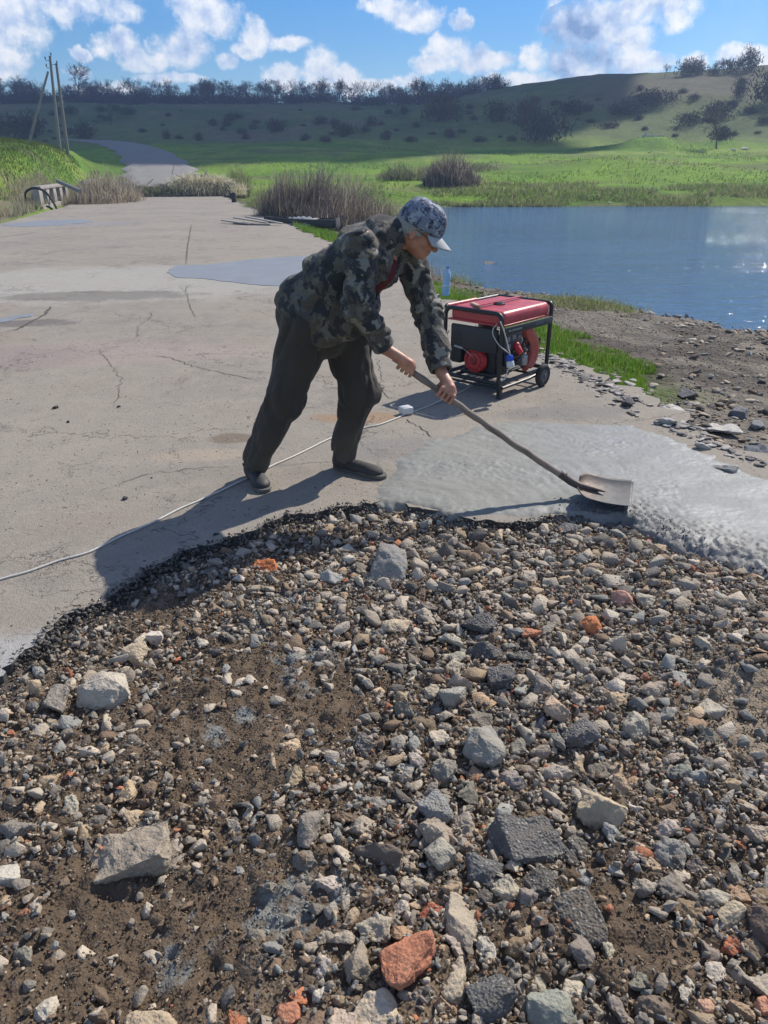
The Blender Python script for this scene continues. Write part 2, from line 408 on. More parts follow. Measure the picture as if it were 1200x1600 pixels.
# ------------------------------------------------------------------ lake
wm, t, b = mat('water')
pos = t.node('NewGeometry').outputs['Position']
b.inputs['Base Color'].default_value = (.07, .135, .24, 1); b.inputs['Roughness'].default_value = .07
b.inputs['IOR'].default_value = 1.33; b.inputs['Specular IOR Level'].default_value = .5
v1 = t.noise(t.vm('MULTIPLY', pos, (.55, 2.8, 1)), 1.1, 3, .55, .3); v2 = t.noise(t.vm('MULTIPLY', pos, (.7, 2.4, 1)), 5.2, 3, .6, .2)
patch = t.ss(t.noise(t.vm('MULTIPLY', pos, (.05, .12, 1)), 1, 3), .35, .65, .55, 1.25)
h = t.m('MULTIPLY', t.m('ADD', t.m('MULTIPLY', v1, .10), t.m('MULTIPLY', v2, .042)), patch)
t.put(b.inputs['Normal'], t.bump(h, 1., 1.))
WX = np.linspace(-2, 260, 3)
wv = [(-7, 6, WATER), (420, 6, WATER), (420, 62, WATER), (-7, 62, WATER)]
o = npmesh('water', wv, [[0, 1, 2, 3]], wm); tag(o, kind='structure')

# ------------------------------------------------------------------ road slab
PIT = [(1280,905),(1200,868),(1130,850),(1060,835),(1000,812),(940,800),(880,800),(800,812),(720,806),(640,790),(580,785),(510,795),(430,812),(370,835),
       (300,860),(230,886),(200,905),(165,938),(100,970),(40,1005),(0,1062)]
pit_edge = [P(*p)[:2] for p in PIT]
pe = spline([np.array([*p, 0]) for p in pit_edge], 10); pe = [p[:2] for p in pe]
left_tail = spline([np.array([*pe[-1], 0]), np.array([-1.9, 1.75, 0]), np.array([-2.7, 1.35, 0]), np.array([-4.0, 1.25, 0]), np.array([-6.2, .9, 0])], 12)
rough = []
full = [np.array(pe[0])+[1.2, -.05]] + pe + [p[:2] for p in left_tail[1:]]
for i in range(len(full)-1):
    a, c = np.array(full[i]), np.array(full[i+1]); n = max(1, int(np.hypot(*(c-a))/.018))
    for j in range(n): rough.append(a+(c-a)*j/n)
rough = np.array(rough)
dn = np.gradient(rough, axis=0); dn = np.stack([-dn[:, 1], dn[:, 0]], 1); dn /= np.linalg.norm(dn, axis=1)[:, None]+1e-9
off = .045*fbm2(rough[:, 0]*5, rough[:, 1]*5, 61, 3)+.020*fbm2(rough[:, 0]*28, rough[:, 1]*28, 62, 3)
rough = rough+dn*off[:, None]
def edge_right(t0, t1, n, amp):
    out = []
    for tt in np.linspace(t0, t1, n):
        s = np.interp(tt, [-2, 4, 6, 9, 12, 20, 27, 40, 49], [3.35, 3.3, 3.22, 3.25, 3.3, 3.15, 3.05, 2.6, 2.3])
        s += amp*(fbm2(np.array([tt*1.6]), np.array([.3]), 63, 4)[0]*.16+fbm2(np.array([tt*6.]), np.array([.9]), 64, 4)[0]*.09)
        out.append(xy(s, tt))
    return out
def edge_left(t0, t1, n):
    return [xy(np.interp(tt, [-9, 24, 40, 49], [-5.7, -5.6, -5.0, -4.4])+.07*fbm2(np.array([tt*1.2]), np.array([5.3]), 65, 4)[0], tt) for tt in np.linspace(t0, t1, n)]
right = edge_right(3.3, 49, 560, 1.)
outline = list(rough) + edge_left(2.2, 49.3, 220) + right[::-1]
def poly_slab(name, pts, z, th, m, kind='structure', smooth=None):
    bm = bmesh.new(); vs = [bm.verts.new((p[0], p[1], z)) for p in pts]
    es = [bm.edges.new((vs[i], vs[(i+1) % len(vs)])) for i in range(len(vs))]
    r = bmesh.ops.triangle_fill(bm, use_beauty=True, use_dissolve=False, edges=es)
    for f in bm.faces:
        if f.normal.z < 0: f.normal_flip()
    n = len(vs); lo = [bm.verts.new((p[0]+random.uniform(-.006, .006), p[1]+random.uniform(-.006, .006), z-th)) for p in pts]
    for i in range(n):
        j = (i+1) % n
        bm.faces.new((vs[i], lo[i], lo[j], vs[j])).material_index = 0
    bmesh.ops.recalc_face_normals(bm, faces=bm.faces)
    me = bpy.data.meshes.new(name); bm.to_mesh(me); bm.free()
    # triangle_fill may orient downwards
    o = link(name, me, m); 
    if kind: o['kind'] = kind
    return o
random.seed(1)
rm, t, b = mat('old_concrete')
geo = t.node('NewGeometry'); pos = geo.outputs['Position']
sxyz = t.node('SeparateXYZ', {0: pos})
big = t.noise(pos, .55, 5, .6); mid = t.noise(pos, 4.2, 8, .68); fine = t.noise(pos, 60, 4, .7); grit = t.noise(pos, 170, 2, .6)
base = t.ramp(big, [(.3, (.215, .191, .163)), (.5, (.272, .242, .200)), (.7, (.322, .282, .224))])
base = t.mix(t.ss(mid, .35, .75), base, (.315, .275, .225))
base = t.mix(t.m('MULTIPLY', t.ss(t.noise(pos, 1.1, 4, .6), .52, .7), .4), base, (.25, .20, .15))
def blob(cx, cy, rx, ry, rot, fuzz=.5, wob=.9, nscale=1.6):
    d = t.vm('SUBTRACT', pos, (cx, cy, 0)); s_ = t.node('SeparateXYZ', {0: d})
    cr, sr = cos(rot), sin(rot)
    u = t.m('ADD', t.m('MULTIPLY', s_.outputs[0], cr/rx), t.m('MULTIPLY', s_.outputs[1], sr/rx))
    v = t.m('ADD', t.m('MULTIPLY', s_.outputs[0], -sr/ry), t.m('MULTIPLY', s_.outputs[1], cr/ry))
    q = t.m('SQRT', t.m('ADD', t.m('MULTIPLY', u, u), t.m('MULTIPLY', v, v)))
    q = t.m('ADD', q, t.m('MULTIPLY', t.m('SUBTRACT', t.noise(pos, nscale, 6, .65), .5), wob))
    return t.ss(q, 1-fuzz/2, 1+fuzz/2, 1, 0)
c0 = P(160, 440); pale = blob(c0[0]+.2, c0[1], 3.4, 1.9, .12, .5)
base = t.mix(t.m('MULTIPLY', pale, .5), base, (.41, .40, .36))
c0 = P(150, 462); base = t.mix(t.m('MULTIPLY', blob(c0[0], c0[1], 1.3, .42, .1, .5, 1.6, 3.), .7), base, (.16, .145, .125))
for (px, py, rx, ry, kk, cc) in ((0, 560, .8, .5, .5, (.20,.165,.15)), (40, 505, .55, .22, .7, (.12,.105,.1)), (560, 652, .32, .13, .85, (.30,.20,.12)), (365, 685, .16, .10, .8, (.17,.13,.09)), (315, 710, .3, .1, .5, (.40,.32,.23)),
                            (140, 552, 1.6, .5, .3, (.36,.27,.25)), (60, 350, 3, 1.2, .5, (.24,.24,.26)), (660, 700, .5, .2, .5, (.20,.19,.18)), (880, 645, .5, .15, .5, (.17,.165,.16)), (20, 1040, .35, .2, .6, (.40,.40,.39))):
    c0 = P(px, py); base = t.mix(t.m('MULTIPLY', blob(c0[0], c0[1], rx, ry, .1, .6, 1.3, 4.), kk), base, cc)
spk = t.ss(t.noise(pos, 30, 5, .8), .57, .63); base = t.mix(t.m('MULTIPLY', spk, .7), base, (.17, .155, .14))
pits = t.ss(t.vor(t.vm('ADD', pos, t.vm('SCALE', t.noise(pos, 9, 2, .5, col=True), .25)), 17), .10, .17, 1, 0)
pits = t.m('MULTIPLY', pits, t.ss(t.noise(pos, 3.3, 3), .42, .55))
base = t.mix(t.m('MULTIPLY', pits, .7), base, (.13, .12, .11))
wl = t.ss(t.noise(pos, 14, 5, .7), .60, .75); base = t.mix(t.m('MULTIPLY', wl, .5), base, (.42, .38, .32))
st2 = t.ss(t.noise(t.vm('MULTIPLY', pos, (1, .55, 1)), 2.6, 9, .75), .56, .70); base = t.mix(t.m('MULTIPLY', st2, .5), base, (.15, .128, .11))
wp = t.vm('ADD', pos, t.vm('SCALE', t.vm('SUBTRACT', t.noise(pos, 2.4, 5, .7, col=True), (.5, .5, .5)), .9))
crk = t.vor(wp, .55, 'DISTANCE_TO_EDGE'); crk = t.ss(crk, .0008, .0045, 1, 0)
crk = t.m('MULTIPLY', crk, t.ss(t.noise(pos, .8, 3), .44, .56))
crk2 = t.m('MULTIPLY', t.ss(t.vor(wp, 2.3, 'DISTANCE_TO_EDGE'), .003, .012, 1, 0), t.ss(t.noise(pos, .9, 2), .56, .66))
crk = t.m('MAXIMUM', crk, t.m('MULTIPLY', crk2, .6))
base = t.mix(t.m('MULTIPLY', crk, .55), base, (.10, .09, .08))
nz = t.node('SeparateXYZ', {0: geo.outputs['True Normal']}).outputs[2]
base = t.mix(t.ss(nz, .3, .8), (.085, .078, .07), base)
base = t.vm('SCALE', base, t.m('ADD', .52, t.m('ADD', t.m('MULTIPLY', fine, .48), t.m('MULTIPLY', grit, .48))))
t.put(b.inputs['Base Color'], base); b.inputs['Roughness'].default_value = .88; b.inputs['Specular IOR Level'].default_value = .25
hh = t.m('ADD', t.m('MULTIPLY', mid, .5), t.m('SUBTRACT', t.m('MULTIPLY', fine, .25), t.m('MULTIPLY', t.m('MAXIMUM', crk, pits), .5)))
t.put(b.inputs['Normal'], t.bump(hh, .85, .025, t.bump(grit, .6, .004)))
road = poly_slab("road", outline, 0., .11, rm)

# cracks that show as dark jagged lines in the slab
ckm = simple('crack_dirt', (.085, .072, .06), .95, var=.3)
def crack(pts, wdt, seed):
    rs = np.random.RandomState(seed); q = [P(*p) for p in pts]; L = []
    for a, c in zip(q[:-1], q[1:]):
        n = max(2, int(np.linalg.norm(c-a)/.035))
        for j in range(n): L.append(a+(c-a)*j/n+np.array([*(rs.randn(2)*.010), 0]))
    L.append(q[-1]); L = np.array(L); d = np.gradient(L, axis=0); n_ = np.stack([-d[:, 1], d[:, 0], 0*d[:, 0]], 1); n_ /= np.linalg.norm(n_, axis=1)[:, None]
    tt = np.linspace(0, 1, len(L)); ww = wdt*.6*(.3+.7*rs.rand(len(L)))*np.minimum(1, np.minimum(tt, 1-tt)*8+.12)
    V = np.concatenate([L+n_*ww[:, None], L-n_*ww[:, None]]); V[:, 2] = .004; k = len(L)
    return V, [[i, i+1, i+1+k, i+k] for i in range(k-1)]
VV = []; FF = []; o_ = 0
for i, (pts, wd) in enumerate([([(230,555),(268,560),(300,572),(345,582),(405,595)], .010), ([(580,595),(598,612),(592,600),(602,618),(612,624)], .010), ([(638,655),(655,668),(668,676),(676,684)], .012),
        ([(296,300+145),(290,392+60),(297,480),(307,498)], .010), ([(290,415),(293,385),(299,350)], .02), ([(0,520),(28,515),(50,502),(70,492),(80,478)], .028), ([(212,530),(216,510),(235,497),(238,486)], .009), ([(150,770),(230,740),(300,733),(375,728)], .005),
        ([(590,560),(600,610)], .006), ([(180,635),(190,590),(165,560),(150,545)], .006), ([(430,728),(520,722)], .004), ([(640,640),(700,628),(716,600)], .006), ([(30,530),(60,532)], .012), ([(0,352),(90,351),(140,349)], .05), ([(0,371),(60,362)], .03), ([(170,349),(300,347),(440,349)], .03)]):
    V, F = crack(pts, wd, i); VV.append(V); FF += [[v+o_ for v in f] for f in F]; o_ += len(V)
o = npmesh('road_cracks', np.concatenate(VV), FF, ckm); tag(o, kind='structure')

# ------------------------------------------------------------------ pit bed (soil)
bx = np.arange(-2.7, 2.75, .0085); by = np.arange(.1, 4.5, .0085)
BX, BY = np.meshgrid(bx, by, indexing='ij')
def bed_base(x, y):
    z = -.062 + .028*fbm2(x*1.1, y*1.1, 71, 3) + .018*fbm2(x*4, y*4, 72, 3)
    z = z + .03*sstep(.3, 1.4, x)*sstep(3.6, 2.4, y)
    d = seg_sd(x, y, pe, closed=False); z = z + (-.055-z)*sstep(.25, .05, d)*.8
    s, tt = st(x, y); z = z-.12*sstep(2.75, 3.2, s)*sstep(3.2, 4.2, tt)
    return z
bxf, byf = BX.ravel(), BY.ravel(); bz = bed_base(bxf, byf); BZ0 = bz.reshape(BX.shape)
def bedz(x, y):
    i = np.clip(((np.asarray(x)-bx[0])/.0085).astype(int), 0, len(bx)-1); j = np.clip(((np.asarray(y)-by[0])/.0085).astype(int), 0, len(by)-1)
    return BZ0[i, j]
det = np.zeros_like(bz)
for (sc, am, sd_) in ((14, .020, 73), (30, .010, 76), (55, .006, 79)):
    wx = bxf*sc+.4*vn2(bxf*sc*.7, byf*sc*.7, sd_+5); wy = byf*sc+.4*vn2(bxf*sc*.7+9, byf*sc*.7, sd_+6)
    f1, cid = worley(wx, wy, sd_); det += am*np.sqrt(np.clip(1-(f1/.62)**2, 0, 1))*cid
det += .005*fbm2(bxf*50, byf*50, 85, 2)
BZD = (bz+det).reshape(BX.shape)
def bedt(x, y):
    i = np.clip(((np.asarray(x)-bx[0])/.0085).astype(int), 0, len(bx)-1); j = np.clip(((np.asarray(y)-by[0])/.0085).astype(int), 0, len(by)-1)
    return BZD[i, j]
def soilmask(x, y):
    """1 = open brown soil, 0 = stones everywhere"""
    m_ = 0
    for (px, py, rr) in ((430,1075,.30),(330,1130,.28),(520,1110,.2),(400,1180,.22),(150,1450,.22),(300,1480,.22),(420,1400,.18),(1160,1150,.2),(1170,1100,.2),(250,960,.15),(950,1430,.12),(1000,1500,.15),(60,1560,.15)):
        c = P(px, py, -.08); m_ = np.maximum(m_, np.exp(-((x-c[0])**2+(y-c[1])**2)/rr**2))
    return m_
def cementmask(x, y):
    m_ = 0
    for (px, py, rr) in ((430,965,.12),(480,950,.12),(390,1000,.10),(470,1060,.10),(500,1030,.08),(330,1155,.05),(210,1210,.07),(230,1300,.05),(300,1465,.07),(460,1420,.10),(520,1430,.07),(270,1520,.05),(380,1130,.04),(560,905,.14),(600,900,.1),(1050,850,.18),(1000,830,.15),(1130,880,.15),(840,830,.12),(700,820,.15)):
        c = P(px, py, -.08); m_ = np.maximum(m_, np.exp(-((x-c[0])**2+(y-c[1])**2)/rr**2))
    return m_*(.6+.7*fbm2(x*9, y*9, 88, 3))
cm = np.clip(cementmask(bxf, byf), 0, 1); n1 = fbm2(bxf*2.2, byf*2.2, 86, 4); n2 = fbm2(bxf*30, byf*30, 87, 3)
bc = np.tile(np.array([.115, .082, .054]), (len(bxf), 1))
k_ = sstep(-.3, .6, n1)[:, None]; bc = bc*(1-k_)+np.array([.175, .13, .088])*k_
k_ = (sstep(0, 1, n2)*.5)[:, None]; bc = bc*(1-k_)+np.array([.075, .055, .04])*k_
k_ = sstep(.25, .8, cm+.35*fbm2(bxf*45, byf*45, 82, 2))[:, None]*.8; bc = bc*(1-k_)+np.array([.22, .23, .215])*k_
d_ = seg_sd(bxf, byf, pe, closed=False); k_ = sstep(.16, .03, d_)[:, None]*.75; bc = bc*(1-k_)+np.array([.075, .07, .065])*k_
k_ = (sstep(.3, .8, soilmask(bxf, byf))*sstep(.6, 1.2, bxf))[:, None]; bc = bc*(1-k_)+np.array([.25, .20, .145])*k_
som, t, b = mat('pit_soil')
att = t.node('Attribute', attribute_name='col').outputs[0]; pos = t.node('NewGeometry').outputs['Position']
f1 = t.noise(pos, 90, 5, .7); f2 = t.vor(pos, 120); f3 = t.noise(pos, 8, 5, .6)
t.put(b.inputs['Base Color'], t.vm('SCALE', att, t.m('ADD', .45, t.m('ADD', t.m('MULTIPLY', f1, .75), t.m('MULTIPLY', f3, .45)))))
b.inputs['Roughness'].default_value = .93; b.inputs['Specular IOR Level'].default_value = .25
t.put(b.inputs['Normal'], t.bump(t.m('ADD', f1, t.m('MULTIPLY', f2, .8)), .8, .006))
inb = seg_sd(bxf, byf, [p[:2] for p in outline[:len(rough)]]+[(-7, -6), (6, -6)], closed=True)
ok = ((inb < .35).reshape(BX.shape))
F = gridfaces(*BX.shape); okf = ok.ravel()[F].all(1)
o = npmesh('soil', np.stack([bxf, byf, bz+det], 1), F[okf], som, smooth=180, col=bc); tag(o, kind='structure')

# ------------------------------------------------------------------ fresh concrete
PC = [(1320,800),(1200,742),(1130,714),(1050,680),(985,661),(920,660),(850,655),(790,655),(730,665),(690,680),(655,692),(620,712),(596,735),(580,752),(572,775),(576,786),(640,795),(720,811),(800,818),(860,808),(900,806),(960,815),(1010,835),(1060,862),(1130,888),(1200,912),(1330,960)]
pc = [P(*p)[:2] for p in PC]
cx_ = np.arange(-.2, 3.0, .009); cy_ = np.arange(2.7, 5.1, .009); CX, CY = np.meshgrid(cx_, cy_, indexing='ij'); cxf, cyf = CX.ravel(), CY.ravel()
sdc = -seg_sd(cxf, cyf, pc) + .055*fbm2(cxf*4.5, cyf*4.5, 91, 5) + .012*fbm2(cxf*22, cyf*22, 99, 2)
front = seg_sd(cxf, cyf, pe, closed=False)
pin = seg_sd(cxf, cyf, [p[:2] for p in outline[:len(rough)]]+[(-7, -6), (6, -6)], closed=True)   # <0 inside the pit
edgek = sstep(.0, .14, sdc); roughk = np.maximum(sstep(.30, -.02, np.abs(pin))*sstep(.75, 1.35, cxf)*1.3, sstep(.07, .0, sdc)*.45)
roughk = np.maximum(roughk, sstep(.4, .0, np.hypot(cxf-.35, (cyf-4.02)*1.5))*.35)
h = -.006+.018*edgek + .004*fbm2(cxf*2.5, cyf*2.5, 92, 3)
pl = sstep(-.01, -.12, pin)          # how far over the pit
h = np.where(pin < .02, h-(.060*sstep(.10, .0, sdc)+.085*sstep(.02, -.22, pin)*sstep(.8, 1.5, cxf))*sstep(.03, -.02, pin), h)
# shovel and trowel strokes: shallow arcs round the shovel's swing
rr = np.hypot(cxf+.05, cyf-3.35); strokes = np.sin(rr*75+2.2*fbm2(cxf*3, cyf*3, 93, 3))*.0007+np.sin(rr*31+5*fbm2(cxf*2, cyf*2, 98, 2))*.0008+.0014*fbm2(cxf*18, cyf*30, 83, 4)*sstep(1.5, .7, cxf)
h = h+strokes*edgek*sstep(1.9, .9, cxf)
w1, c1 = worley(cxf*75, cyf*75, 94); w2, c2 = worley(cxf*38, cyf*38, 95)
h = h+roughk*(.009*np.sqrt(np.clip(1-(w1/.6)**2, 0, 1))*c1+.007*np.sqrt(np.clip(1-(w2/.6)**2, 0, 1))*c2+.006*fbm2(cxf*48, cyf*48, 84, 3)-.006) + .0013*fbm2(cxf*60, cyf*60, 96, 3)
spots = sstep(.35, .6, fbm2(cxf*3.3, cyf*3.3, 97, 3)); h = h+spots*.0025*fbm2(cxf*45, cyf*45, 89, 3)
fcm, t, b = mat('fresh_concrete')
pos = t.node('NewGeometry').outputs['Position']; att = t.node('Attribute', attribute_name='col').outputs[0]
f1 = t.noise(pos, 7, 6, .6); f2 = t.noise(pos, 130, 4, .7); f3 = t.noise(t.vm('MULTIPLY', pos, (1, 3, 1)), 2.5, 4)
t.put(b.inputs['Base Color'], t.vm('SCALE', att, t.m('ADD', .62, t.m('ADD', t.m('MULTIPLY', f1, .40), t.m('MULTIPLY', f2, .36)))))
sxx = t.node('SeparateXYZ', {0: pos}).outputs[0]; t.put(b.inputs['Roughness'], t.m('ADD', t.m('SUBTRACT', t.ss(f3, .35, .65, .50, .70), t.ss(sxx, .6, 1.8, 0, .14)), t.m('MULTIPLY', f2, .12)))
b.inputs['Specular IOR Level'].default_value = .5
t.put(b.inputs['Normal'], t.bump(f2, .65, .004))
cc = np.tile(np.array([.215, .212, .185]), (len(cxf), 1)); k_ = sstep(.5, 1.6, cxf)[:, None]; cc = cc*(1-k_)+np.array([.19, .195, .19])*k_
k_ = np.clip(roughk, 0, 1)[:, None]*.75; cc = cc*(1-k_)+np.array([.145, .145, .14])*k_
k_ = (spots*.25)[:, None]; cc = cc*(1-k_)+np.array([.20, .205, .19])*k_
ok = (sdc > -.004).reshape(CX.shape); F = gridfaces(*CX.shape); okf = ok.ravel()[F].all(1)
o = npmesh('fresh_concrete', np.stack([cxf, cyf, h], 1), F[okf], fcm, smooth=180, col=cc)
tag(o, kind='structure'); o.name = 'pavement'
# older repairs, still damp
dm, t, b = mat('damp_patch'); pos = t.node('NewGeometry').outputs['Position']; f1 = t.noise(pos, 3, 6, .6)
t.put(b.inputs['Base Color'], t.mix(f1, (.17, .18, .19), (.27, .28, .285))); b.inputs['Roughness'].default_value = .52
t.put(b.inputs['Normal'], t.bump(t.noise(pos, 60, 4), .3, .003))
def patch(pxs, z=.006, seed=0):
    q = spline([P(*p) for p in pxs]+[P(*pxs[0])], 12)[:-1]
    q = [np.array([p[0]+.03*vn2(np.array([p[0]*6.]), np.array([p[1]*6.]), seed)[0], p[1]+.03*vn2(np.array([p[0]*6.+40]), np.array([p[1]*6.]), seed)[0]]) for p in q]
    o = poly_slab('pavement', q, z, .012, dm); o.name = 'pavement'
patch([(262,425),(275,416),(330,413),(400,405),(480,400),(560,400),(600,420),(560,446),(440,447),(380,443),(320,436),(275,433)], seed=3)
patch([(0,499),(30,492),(60,491),(28,498),(8,503),(-40,508),(-60,500)], seed=4)
patch([(5,352),(60,345),(120,343),(145,346),(90,352),(40,354)], .005, seed=5)

# ------------------------------------------------------------------ dirt road beyond
drm, t, b = mat('dirt_road'); pos = t.node('NewGeometry').outputs['Position']
f1 = t.noise(pos, .8, 8, .7); t.put(b.inputs['Base Color'], t.mix(f1, (.17, .16, .145), (.27, .25, .23))); b.inputs['Roughness'].default_value = .95
t.put(b.inputs['Normal'], t.bump(f1, .8, .2))
fr = np.array(spline(FARRD, 14)); d = np.gradient(fr[:, :2], axis=0); nn = np.stack([d[:, 1], -d[:, 0]], 1); nn /= np.linalg.norm(nn, axis=1)[:, None]
uu = np.linspace(-1, 1, 13); hw = 2.9+.25*np.sin(np.arange(len(fr))*.7)
V = np.zeros((len(fr), 13, 3))
for j, u_ in enumerate(uu):
    V[:, j, :2] = fr[:, :2]+nn*(hw*u_)[:, None]; V[:, j, 2] = fr[:, 2]+.07+.05*(1-abs(u_)**3)-.05*np.exp(-((abs(u_)-.5)/.13)**2)-.15*(abs(u_) > .99)
o = npmesh('path', V.reshape(-1, 3), gridfaces(len(fr), 13), drm, smooth=180); tag(o, kind='structure')
# ------------------------------------------------------------------ stones
def hull_rock(seed, sc=(1, 1, .7), n=14, cuts=0, rough=.04, blocky=.5, round_=0.):
    rnd = random.Random(seed); bm = bmesh.new()
    for i in range(n):
        v = Vector((rnd.gauss(0, 1), rnd.gauss(0, 1), rnd.gauss(0, 1))).normalized()
        if rnd.random() < blocky:
            m_ = max(abs(v.x), abs(v.y), abs(v.z)); v = v/m_*rnd.uniform(.72, .9)
        v = Vector((v.x*sc[0], v.y*sc[1], v.z*sc[2]))*rnd.uniform(.85, 1.05)*.5
        bm.verts.new(v)
    r = bmesh.ops.convex_hull(bm, input=bm.verts[:])
    bmesh.ops.delete(bm, geom=[v for v in bm.verts if not v.link_faces], context='VERTS')
    bmesh.ops.dissolve_limit(bm, angle_limit=R(9), verts=bm.verts[:], edges=bm.edges[:])
    if cuts:
        bmesh.ops.bevel(bm, geom=bm.edges[:], offset=.018+round_*.06, segments=1+(round_ > .3), profile=.6, affect='EDGES', clamp_overlap=True)
        bmesh.ops.triangulate(bm, faces=bm.faces[:])
        for _ in range(4):
            le = [e for e in bm.edges if e.calc_length() > .075]
            if not le: break
            bmesh.ops.subdivide_edges(bm, edges=le, cuts=1); bmesh.ops.triangulate(bm, faces=bm.faces[:])
        bm.normal_update()
        o_ = Vector((seed*3.7, seed*1.3, 0))
        from mathutils import noise as mn
        for v in bm.verts:
            d = rough*(mn.fractal(v.co*3+o_, .6, 2, 5)*1.0 + .5*mn.fractal(v.co*11+o_, .6, 2, 3))
            cr = max(0, .35-abs(mn.noise(v.co*2.4+o_*2)))*-.06
            v.co += v.normal*(d+cr)
    bmesh.ops.triangulate(bm, faces=bm.faces[:]); bmesh.ops.recalc_face_normals(bm, faces=bm.faces[:])
    return bm
def stone_mat(name, use_attr, kind='rock'):
    m, t, b = mat(name)
    if use_attr:
        c = t.node('Attribute', attribute_name='col').outputs[0]; pos = t.node('NewGeometry').outputs['Position']; k = 1
    else:
        c = t.node('ObjectInfo').outputs['Color']; pos = t.node('NewGeometry').outputs['Position']; k = 1
    f1 = t.noise(pos, 22, 7, .68); f2 = t.noise(pos, 95, 5, .72); f3 = t.vor(pos, 130)
    col = t.vm('SCALE', c, t.m('ADD', .42, t.m('ADD', t.m('MULTIPLY', f1, .62), t.m('MULTIPLY', f2, .58))))
    if kind == 'asphalt':
        ag = t.vor(pos, 85); agc = t.vor(pos, 85, out=1)
        col = t.mix(t.m('MULTIPLY', t.ss(ag, .28, .36, 1, 0), t.ss(agc, .55, .6)), col, (.30, .28, .25))
    # soil that has settled on the upper faces
    nz = t.node('SeparateXYZ', {0: t.node('NewGeometry').outputs['Normal']}).outputs[2]
    col = t.mix(t.m('MULTIPLY', t.ss(t.noise(pos, 13, 5, .7), .48, .72), .32), col, (.20, .15, .10))
    t.put(b.inputs['Base Color'], col); b.inputs['Roughness'].default_value = .86; b.inputs['Specular IOR Level'].default_value = .3
    h = t.m('ADD', f1, t.m('ADD', t.m('MULTIPLY', f2, .5), t.m('MULTIPLY', f3, .3 if kind != 'asphalt' else .8)))
    t.put(b.inputs['Normal'], t.bump(h, .8, .010))
    return m
M_st = stone_mat('stone', False); M_as = stone_mat('asphalt_chunk', False, 'asphalt'); M_stuff = stone_mat('rubble_mix', True)
PAL = [((.36,.325,.28), 26), ((.44,.40,.34), 18), ((.22,.205,.185), 20), ((.13,.125,.12), 16), ((.25,.26,.255), 14), ((.36,.29,.21), 11), ((.44,.32,.22), 4), ((.36,.155,.09), 3), ((.47,.44,.39), 9), ((.20,.15,.11), 12)]
PALC = np.array([p[0] for p in PAL])*np.array([1.08, 1.0, .89]); PALC = PALC*1.03*np.minimum(1, .43/PALC.max(1))[:, None]; PALW = np.array([p[1] for p in PAL], float); PALW /= PALW.sum()
rs = np.random.RandomState(7)
protos = []
for i in range(48):
    sc = (1, rs.uniform(.6, .95), rs.uniform(.38, .75))
    bm = hull_rock(100+i, sc, n=int(rs.randint(9, 15)), blocky=.6)
    bmesh.ops.bevel(bm, geom=bm.edges[:], offset=.016, segments=1, profile=.5, affect='EDGES', clamp_overlap=True); bmesh.ops.triangulate(bm, faces=bm.faces[:])
    bm.verts.ensure_lookup_table(); protos.append((np.array([v.co[:] for v in bm.verts]), np.array([[v.index for v in f.verts] for f in bm.faces]))); bm.free()
protos_s = []
for i in range(24):
    bm = hull_rock(300+i, (1, rs.uniform(.7, 1), rs.uniform(.5, .9)), n=8, blocky=.4)
    bm.verts.ensure_lookup_table(); protos_s.append((np.array([v.co[:] for v in bm.verts]), np.array([[v.index for v in f.verts] for f in bm.faces]))); bm.free()
def rotmats(n, rs, tilt):
    a = rs.rand(n)*2*pi; b_ = rs.randn(n)*tilt; c_ = rs.randn(n)*tilt
    ca, sa, cb, sb, cc_, sc_ = np.cos(a), np.sin(a), np.cos(b_), np.sin(b_), np.cos(c_), np.sin(c_); o = np.zeros(n); l = np.ones(n)
    Rz = np.stack([ca, -sa, o, sa, ca, o, o, o, l], 1).reshape(-1, 3, 3); Ry = np.stack([cb, o, sb, o, l, o, -sb, o, cb], 1).reshape(-1, 3, 3); Rx = np.stack([l, o, o, o, cc_, -sc_, o, sc_, cc_], 1).reshape(-1, 3, 3)
    return Rz @ Ry @ Rx
def scatter(name, pos, size, col, prot, rs, tilt=.35, m=None, kind='stuff', label=None, cat=None, smooth=None, flat=1.):
    n = len(pos); Rm = rotmats(n, rs, tilt); pi_ = rs.randint(0, len(prot), n); Vs = []; Fs = []; Cs = []; off = 0
    for k in range(len(prot)):
        ix = np.where(pi_ == k)[0]
        if len(ix) == 0: continue
        pv, pf = prot[k]; q = pv*np.array([1, 1, flat])
        v = np.einsum('nij,vj->nvi', Rm[ix], q)*size[ix][:, None, None]+pos[ix][:, None, :]
        Vs.append(v.reshape(-1, 3)); Fs.append((pf[None]+(np.arange(len(ix))*len(pv))[:, None, None]+off).reshape(-1, 3)); off += len(ix)*len(pv)
        Cs.append(np.repeat(col[ix], len(pv), 0))
    o = npmesh(name, np.concatenate(Vs), np.concatenate(Fs), m or M_stuff, smooth=smooth, col=np.concatenate(Cs))
    return tag(o, label, cat, kind=kind)
def inpit(x, y): return seg_sd(x, y, [p[:2] for p in outline[:len(rough)]]+[(-7, -6), (6, -6)], closed=True)

